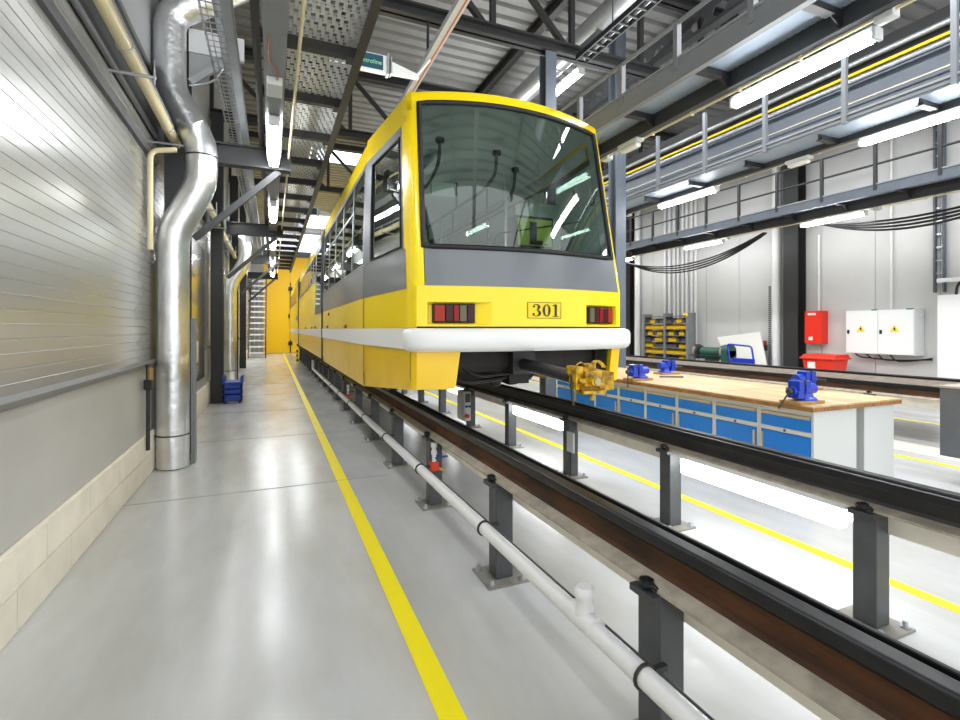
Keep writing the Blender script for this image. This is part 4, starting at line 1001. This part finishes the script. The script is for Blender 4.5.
def vise(x, y, s, label, rod):
    t = thing('bench_vise', label, 'vise', (x, y, ZT), 'blue bench vises')
    MB().box(x - .17, x + .17, y - .1, y + .1, ZT, ZT + .028).build('wooden_pad', WOODB, t, bevel=.003)
    zb = ZT + .028
    b = MB(); b.lathe((x + s * .04, y, 0), [(.1, zb), (.1, zb + .018), (.07, zb + .03), (.062, zb + .06)], 20)
    b.box(x + s * .04 - .05, x + s * .04 + .05, y - .045, y + .045, zb + .05, zb + .13)
    b.cyl((x - .0 * s, y, zb + .1), (x + s * .15, y, zb + .1), .05, 18)
    b.box(x - .035 + s * .01, x + .035 + s * .01, y - .06, y + .06, zb + .09, zb + .185)
    b.build('fixed_jaw', VISE, t, bevel=.012)
    j = MB(); xm = x - s * .08
    j.box(xm - .035, xm + .035, y - .06, y + .06, zb + .085, zb + .185).prism([(xm - .045, y - .05, zb + .02), (xm + .04, y - .05, zb + .02), (xm + .035, y - .05, zb + .1), (xm - .035, y - .05, zb + .1)], (0, .1, 0)).cyl((xm, y, zb + .085), (xm - s * .07, y, zb + .085), .042, 14)
    jo = j.build('sliding_jaw', VISE, t, bevel=.012)
    MB().box(x - s * .043 - .006, x - s * .043 + .006, y - .062, y + .062, zb + .15, zb + .19).box(x - s * .027 - .005, x - s * .027 + .005, y - .062, y + .062, zb + .15, zb + .19).build('jaw_plate', IRON, t)
    sx = xm - s * .09
    MB().cyl((xm - s * .06, y, zb + .085), (sx - s * .02, y, zb + .085), .026, 14).build('screw', IRON, jo)
    MB().cyl((sx, y + rod[0], zb + .085 + rod[1]), (sx, y + rod[2], zb + .085 + rod[3]), .008, 8).cyl((sx, y + rod[2] - .004, zb + .085 + rod[3]), (sx, y + rod[2] + .004, zb + .088 + rod[3]), .013, 8).build('handle', IRON, jo)
    return t
vise(4.50, 3.0, 1, 'blue bench vise on the near bench corner with its handle hanging down', (-.03, .05, .1, -.16))
vise(5.5, 3.64, -1, 'blue bench vise behind the corner vise, facing the white wall', (.12, 0, -.12, 0))
vise(4.50, 5.2, 1, 'blue bench vise in line with the tram coupler, nearest the tracks', (.0, .06, 0, -.19))
vise(5.5, 5.72, -1, 'blue bench vise at the far bench end, nearest the bin rack', (.12, 0, -.12, 0))
o = MB().cyl((5.02, 5.36, ZT + .012), (5.3, 5.2, ZT + .012), .011, 8).build('steel_rod', IRON); tag(o, 'short steel rod lying on the worktop beside a vise', 'rod')

# grey steel box on perforated leg at the picture edge
t = thing('steel_stand', 'dark grey steel box on a perforated leg beside the bench end', 'stand', (6.05, 2.4, 0))
MB().box(6.0, 6.8, 2.25, 2.65, .27, .93).build('box', mat('stand_grey', (98, 99, 99), .5, var=.06), t, bevel=.004)
MB().box(5.99, 6.81, 2.24, 2.66, .93, .95).build('dusty_lid', DUST, t)
m = MB()
for k in range(8): m.box(6.08, 6.14, 2.40, 2.41, .01 + k * .04, .035 + k * .04)
m.box(6.08, 6.09, 2.40, 2.46, 0, .27).box(6.13, 6.14, 2.40, 2.46, 0, .27).box(6.7, 6.75, 2.55, 2.6, 0, .27).build('leg', GALV, t)

# ------------------------------------------------------------------ along the white wall
t = thing('electrical_cabinet', 'white double-door electrical cabinet with warning triangles on the white wall', 'electrical cabinet', (11.6, 6.1, .98))
x = 11.46
MB().box(x, 11.79, 5.45, 6.68, .98, 1.89).build('body', CABW, t)
for k, y0 in enumerate((5.46, 6.07)):
    d = MB().box(x - .02, x, y0, y0 + .60, .99, 1.88).build('door', CABW, t, bevel=.006)
    yc = y0 + .31
    MB().prism([(x - .022, yc - .085, 1.44), (x - .022, yc + .085, 1.44), (x - .022, yc, 1.58)], (-.003, 0, 0)).build('warning_triangle', SIGNY, d)
    MB().prism([(x - .026, yc - .012, 1.46), (x - .026, yc + .02, 1.5), (x - .026, yc + .004, 1.545), (x - .026, yc - .02, 1.5)], (-.002, 0, 0)).build('bolt_symbol', BLACK, d)
    MB().box(x - .035, x - .02, y0 + .53, y0 + .57, 1.4, 1.48).build('lock', BLACK, d)
    MB().box(x - .01, x + .06, y0 + .02, y0 + .12, 1.88, 1.905).build('green_label', mat('tag_green', (20, 120, 80), .5), t)
for zz in (1.12, 1.74):
    for xx in (11.56, 11.66): MB().box(xx, xx + .045, 5.442, 5.452, zz, zz + .07).build('hinge_plate', CABW, t)
for k in range(4):
    o = MB().tube(fillet([(11.6, 6.6 - .22 * k, .99), (11.62, 6.5 - .22 * k, .9 - .02 * k), (11.74, 5.9 - .1 * k, .86), (11.74, 5.3, .9 + .01 * k)], .15), .014, 6).build('cable', CABLE, t)
t = thing('alarm_box', 'red metal wall box with white label beside the black column', 'wall box', (11.6, 7.4, 1.2))
MB().box(11.55, 11.8, 7.26, 7.64, 1.16, 1.92).build('body', RED, t, bevel=.01)
MB().box(11.54, 11.55, 7.38, 7.56, 1.82, 1.87).build('label_strip', CABW, t); MB().box(11.54, 11.55, 7.45, 7.54, 1.24, 1.32).build('sticker', CABW, t)
for yy, z0, z1, lab, xx in ((7.45, 1.93, 3.7, 'thin white conduit rising from the red wall box', 11.76), (5.98, 1.92, 7, 'white conduit rising from the electrical cabinet', 11.74)):
    o = MB().tube([(xx, yy, z0), (xx, yy, z1)], .022, 8).build('conduit', PVC); tag(o, lab, 'conduit', 'white wall conduits')
for yy in (5.2, 5.12):
    pass
t = thing('cable_ladder', 'vertical dark blue cable ladder on the white wall beyond the white cabinet', 'cable ladder', (11.75, 5.2, 2.2))
MB().box(11.7, 11.78, 5.24, 5.27, 2.2, 7).box(11.7, 11.78, 5.1, 5.13, 2.2, 7).build('side_rail', STEELB, t)
zz = 2.3
while zz < 7: MB().box(11.73, 11.75, 5.13, 5.24, zz, zz + .03).build('rung', GALV, t); zz += .25
t = thing('electrical_cabinet', 'plain tall white cabinet cut off by the photo edge', 'electrical cabinet', (11.4, 4.6, 0))
MB().box(11.3, 11.79, 3.6, 5.03, .0, 2.12).build('body', CABW, t, bevel=.01)
MB().box(11.285, 11.3, 3.62, 5.0, .05, 2.08).build('door', CABW, t, bevel=.005)
MB().prism([(11.284, 4.5, .92), (11.284, 4.62, .92), (11.284, 4.56, 1.02)], (-.003, 0, 0)).build('warning_triangle', SIGNY, t)
t = thing('perforated_bracket', 'white perforated bracket on the wall above the tall white cabinet', 'bracket', (11.5, 4.7, 2.4))
m = MB().box(11.4, 11.78, 3.8, 5.08, 2.42, 2.44).box(11.4, 11.41, 3.8, 5.08, 2.36, 2.42)
for k in range(8): m.box(11.39, 11.4, 3.9 + k * .14, 3.98 + k * .14, 2.37, 2.41)
m.build('bracket_plate', CABW, t)
o = MB().tube(fillet([(11.45, 4.75, 2.11), (11.45, 4.72, 2.3), (11.4, 4.5, 2.42), (11.3, 4.2, 2.5)], .15), .022, 8).build('cable', SIGNY); tag(o, 'yellow cable rising out of the tall white cabinet', 'cable')
o = MB().tube(fillet([(11.45, 4.82, 2.11), (11.45, 4.8, 2.32), (11.38, 4.55, 2.48), (11.3, 4.2, 2.58)], .15), .022, 8).build('cable', CABLE); tag(o, 'black cable rising out of the tall white cabinet', 'cable')
# red bin
t = thing('wheeled_bin', 'red plastic bin with closed lid under the red wall box', 'bin', (11.2, 6.9, 0))
m = MB(); b0 = [(11.0, 6.7, .14), (11.35, 6.7, .14), (11.35, 7.2, .14), (11.0, 7.2, .14)]; b1 = [(10.92, 6.62, .84), (11.45, 6.62, .84), (11.45, 7.28, .84), (10.92, 7.28, .84)]
m.add(b0 + b1, [(0,3,2,1),(4,5,6,7),(0,1,5,4),(1,2,6,5),(2,3,7,6),(3,0,4,7)]).build('body', REDB, t, bevel=.02)
m = MB(); m.box(10.88, 11.48, 6.58, 7.32, .84, .88).prism([(10.92, 6.6, .88), (11.45, 6.6, .88), (11.4, 6.6, .95), (11.0, 6.6, .94)], (0, .7, 0)).cyl((11.46, 6.65, .9), (11.46, 7.25, .9), .03, 10); m.build('lid', REDB, t, bevel=.015)
MB().box(10.925, 10.94, 7.0, 7.16, .62, .78).build('paper_label', CABW, t)
for yy in (6.68, 7.18):
    for xx in (11.05, 11.3): MB().cyl((xx, yy - .02, .08), (xx, yy + .02, .08), .08, 14).build('wheel', BLACK, t)

# rack with small parts bins
t = thing('bin_rack', 'grey steel rack filled with small yellow parts bins on the white wall', 'rack', (11.4, 11.85, 0))
RY0, RY1 = 10.88, 12.7
for yy in (RY0, 11.78, RY1):
    MB().box(11.22, 11.26, yy - .04, yy + .04, 0, 1.98).box(11.5, 11.54, yy - .04, yy + .04, 0, 1.98).box(11.26, 11.5, yy - .01, yy + .01, 0, 1.98).build('upright', STEELL, t)
SH = [.55, .74, .93, 1.12, 1.31, 1.50, 1.69, 1.9]
for zz in SH: MB().box(11.2, 11.54, RY0, RY1, zz - .015, zz).build('shelf', STEELL, t)
MB().box(11.2, 11.21, 10.83, 10.98, 1.88, 1.98).build('yellow_tag', SIGNY, t)
def pbin(x, y, z, m, label, grp):
    o = MB(); w, d, h_ = .098, .22, .14
    o.box(x, x + d, y, y + w, z, z + .008).box(x, x + .008, y, y + w, z, z + h_ * .6).box(x + d - .008, x + d, y, y + w, z, z + h_)
    o.prism([(x, y, z), (x + d, y, z), (x + d, y, z + h_), (x + .06, y, z + h_), (x, y, z + h_ * .6)], (0, .006, 0)).prism([(x, y + w - .006, z), (x + d, y + w - .006, z), (x + d, y + w - .006, z + h_), (x + .06, y + w - .006, z + h_), (x, y + w - .006, z + h_ * .6)], (0, .006, 0))
    o = o.build('parts_bin', m); return tag(o, label, 'parts bin', grp)
ROWN = ['lowest', 'second lowest', 'third lowest', 'middle', 'third highest', 'second highest', 'highest']
pat = ['.ggg.yy.', 'yyyyyyyy', 'gggg.yyy', '.yyyg.gg', 'gyyg.yyg', 'yyyyyyyy', 'gg.gyyg.']
byY = pbin(11.27, 0, 0, BINY, 'x', 'yellow parts bins'); byG = pbin(11.27, 0, 0, BING, 'x', 'grey parts bins')
usedY = usedG = False
for r, row in enumerate(pat):
    for half, ya in ((0, 11.83), (1, 10.93)):
        cnt = 0
        rw_ = row if half == 0 else row[::-1]
        for k, chh in enumerate(rw_[:8]):
            if chh == '.': continue
            src, flag = (byY, usedY) if chh == 'y' else (byG, usedG)
            o = src if not flag else src.copy()
            if flag: C.objects.link(o)
            if chh == 'y': usedY = True
            else: usedG = True
            o.location = (0, ya + .104 * k, SH[r] + .002)
            o['label'] = '%s parts bin on the %s shelf, %s bay of the rack, %s along' % ('yellow' if chh == 'y' else 'grey', ROWN[r], 'stairs-side' if half == 0 else 'grinder-side', ORD[cnt]); cnt += 1
# vertical white conduits behind the rack
pv = None
for k, yy in enumerate((11.05, 11.2, 11.4, 11.55, 11.75, 11.9, 12.1, 12.3)):
    o = MB().tube([(11.75, yy, .1), (11.75, yy, 6.5)], .04, 10).build('wall_pipe', PVC)
    tag(o, 'white vertical pipe on the wall behind the bin rack, %s from the grinder side' % ORD[k], 'pipe', 'white pipes behind the bin rack')
for yy, lab in ((8.42, 'white vertical pipe beside the black wall column'), (13.5, 'white vertical pipe at the far side of the bin rack')):
    t = thing('wall_pipe', lab, 'pipe', (11.68, yy, 0))
    MB().tube([(11.66, yy, 0), (11.66, yy, 7)], .1, 14).build('pipe_tube', PVC, t)
    m = MB()
    for k in range(40): m.box(11.6, 11.64, yy + .13, yy + .17, .6 + k * .05, .63 + k * .05)
    m.build('perforated_strip', STEEL, t)
# grinder
t = thing('bench_grinder', 'green double-wheel bench grinder on a pedestal by the white wall', 'grinder', (10.9, 9.7, 0))
MB().box(10.75, 11.05, 9.5, 9.9, 0, .03).box(10.8, 11.0, 9.55, 9.85, .03, .7).build('pedestal', GREEN, t, bevel=.01)
MB().box(10.78, 11.02, 9.35, 10.05, .7, .8).cyl((10.9, 9.4, .88), (10.9, 10.0, .88), .13, 18).build('motor', GREEN, t, bevel=.01)
for yy in (9.2, 10.1):
    gw = MB().lathe((10.9, yy, .88), [(.05, 0), (.19, 0), (.2, .02), (.2, .12), (.19, .14), (.05, .14)], 22, 'Y').build('wheel_guard', STEELK, t)
    MB().lathe((10.88, yy + .02, .88), [(.03, 0), (.185, 0), (.185, .09), (.03, .09)], 22, 'Y').build('grinding_wheel', mat('stone', (140, 136, 128), .8), gw)
MB().box(10.6, 10.78, 9.2, 10.2, .78, .8).build('tool_rest', IRON, t)
o = MB().box(10.6, 10.95, 8.98, 9.16, 0, .95).cyl((10.77, 8.98, .93), (10.77, 9.16, .93), .17, 18).build('dust_collector', GREEN, bevel=.01); tag(o, 'dark green dust collector housing next to the bench grinder', 'dust collector')
# leaning white board
m = MB(); A = [(11.05, 8.1, .02), (11.05, 8.95, .02), (11.45, 10.02, 1.27), (11.5, 8.75, 1.43)]
m.prism(A, (.03, 0, 0)); o = m.build('leaning_board', mat('board_white', (232, 230, 222), .5)); tag(o, 'white board leaning against the wall behind the blue hand cart', 'board')
# blue hand cart
t = thing('hand_cart', 'blue platform hand cart with tubular handle before the white board', 'cart', (10.5, 8.5, 0))
MB().box(10.0, 10.62, 8.15, 8.8, .2, .25).build('platform', VISE, t, bevel=.01)
MB().tube(fillet([(10.6, 8.14, .24), (10.62, 8.3, 1.08), (10.62, 8.98, 1.12), (10.6, 8.8, .24)], .08), .022, 8).build('handle', VISE, t)
MB().box(10.59, 10.61, 8.2, 8.84, .55, .78).build('panel', VISE, t)
for xx in (10.08, 10.54):
    for yy in (8.22, 8.74): MB().cyl((xx, yy - .02, .1), (xx, yy + .02, .1), .1, 14).build('wheel', BLACK, t)
t = thing('signal_lamp', 'small orange red lamp unit on the white pipe by the column', 'lamp', (11.5, 8.6, 1))
MB().box(11.5, 11.56, 8.58, 8.68, .95, 1.1).build('body', STEELK, t); MB().cyl((11.53, 8.63, 1.1), (11.53, 8.63, 1.2), .04, 10).build('lens', LAMPO, t)
# slung cables under the far catwalk
def sag(p, q, d, n=20):
    p, q = Vector(p), Vector(q); return [p.lerp(q, k / n) + Vector((0, 0, -d * 4 * (k / n) * (1 - k / n))) for k in range(n + 1)]
t = thing('hanging_cables', 'thick black cable bundle sagging under the far catwalk above the rack', 'cable', (10.6, 8, 3.7))
for k in range(4): MB().tube(sag((10.5 + .03 * k, 12.9, 3.72), (10.52 + .03 * k, 7.9, 3.74), .45 + .06 * k), .02, 6).build('cable', CABLE, t)
t = thing('hanging_cables', 'black cable bundle sagging across the white wall above the electrical cabinet', 'cable', (10.6, 5, 3.6))
for k in range(4): MB().tube(sag((10.5 + .02 * k, 6.7, 3.72), (10.5 + .02 * k, 3.2, 3.72), .22 + .06 * k), .022, 6).build('cable', CABLE, t)

# ------------------------------------------------------------------ light
wd = bpy.data.worlds.new('world'); bpy.context.scene.world = wd; wd.use_nodes = True
wd.node_tree.nodes['Background'].inputs[0].default_value = (.95, .98, 1, 1); wd.node_tree.nodes['Background'].inputs[1].default_value = 1.7
def area(x, y, z, sx, sy, e, rx=0., name='fill_light'):  # added fill lights without any fitting, to brighten the hall
    l = bpy.data.lights.new(name, 'AREA'); l.shape = 'RECTANGLE'; l.size = sx; l.size_y = sy; l.energy = e; l.color = (.97, .99, 1)
    o = bpy.data.objects.new(name, l); C.objects.link(o); o.location = (x, y, z); o.rotation_euler = (rx, 0, 0); return o
area(-.3, 26, 5.6, .8, 4, 120)
area(5.2, 3.5, 5.6, .12, 6, 200); area(5.2, 11, 5.6, .12, 8, 170)  # added fills, kept thin so the windscreen reflects them as streaks
area(8.6, 3, 5.6, 1.6, 6, 190); area(8.6, 10.5, 5.6, 1.6, 8, 185)
area(2, 25, 6, 3, 10, 520)
wl = area(-.72, 10, 3.75, .08, 13, 50); wl.rotation_euler = (0, -math.radians(42), 0)  # added strip fill, unseen, brightens the tram side and walkway
area(5, 4, 4.6, 1.0, 7, 160, PI); area(1.6, 5, 4.2, .4, 8, 40, PI); area(5, 13, 5, 1.0, 8, 160, PI)  # added upward washes, unseen, lighten the roof deck
def glow(x, y, z, e):
    l = bpy.data.lights.new('saloon_fill', 'POINT'); l.energy = e; l.shadow_soft_size = .25; o = bpy.data.objects.new('saloon_fill', l); C.objects.link(o); o.location = (x, y, z)  # added point fill, no lamp there, lifts the dark tram interior
for y in (4.9, 6.5, 8.6, 13, 17): glow(XC, y, 2.5, 7)
sc = bpy.context.scene
sc.view_settings.view_transform = 'Standard'; sc.view_settings.look = 'None'; sc.view_settings.exposure = .3
sc.cycles.max_bounces = 8; sc.cycles.transparent_max_bounces = 24; sc.cycles.sample_clamp_indirect = 6
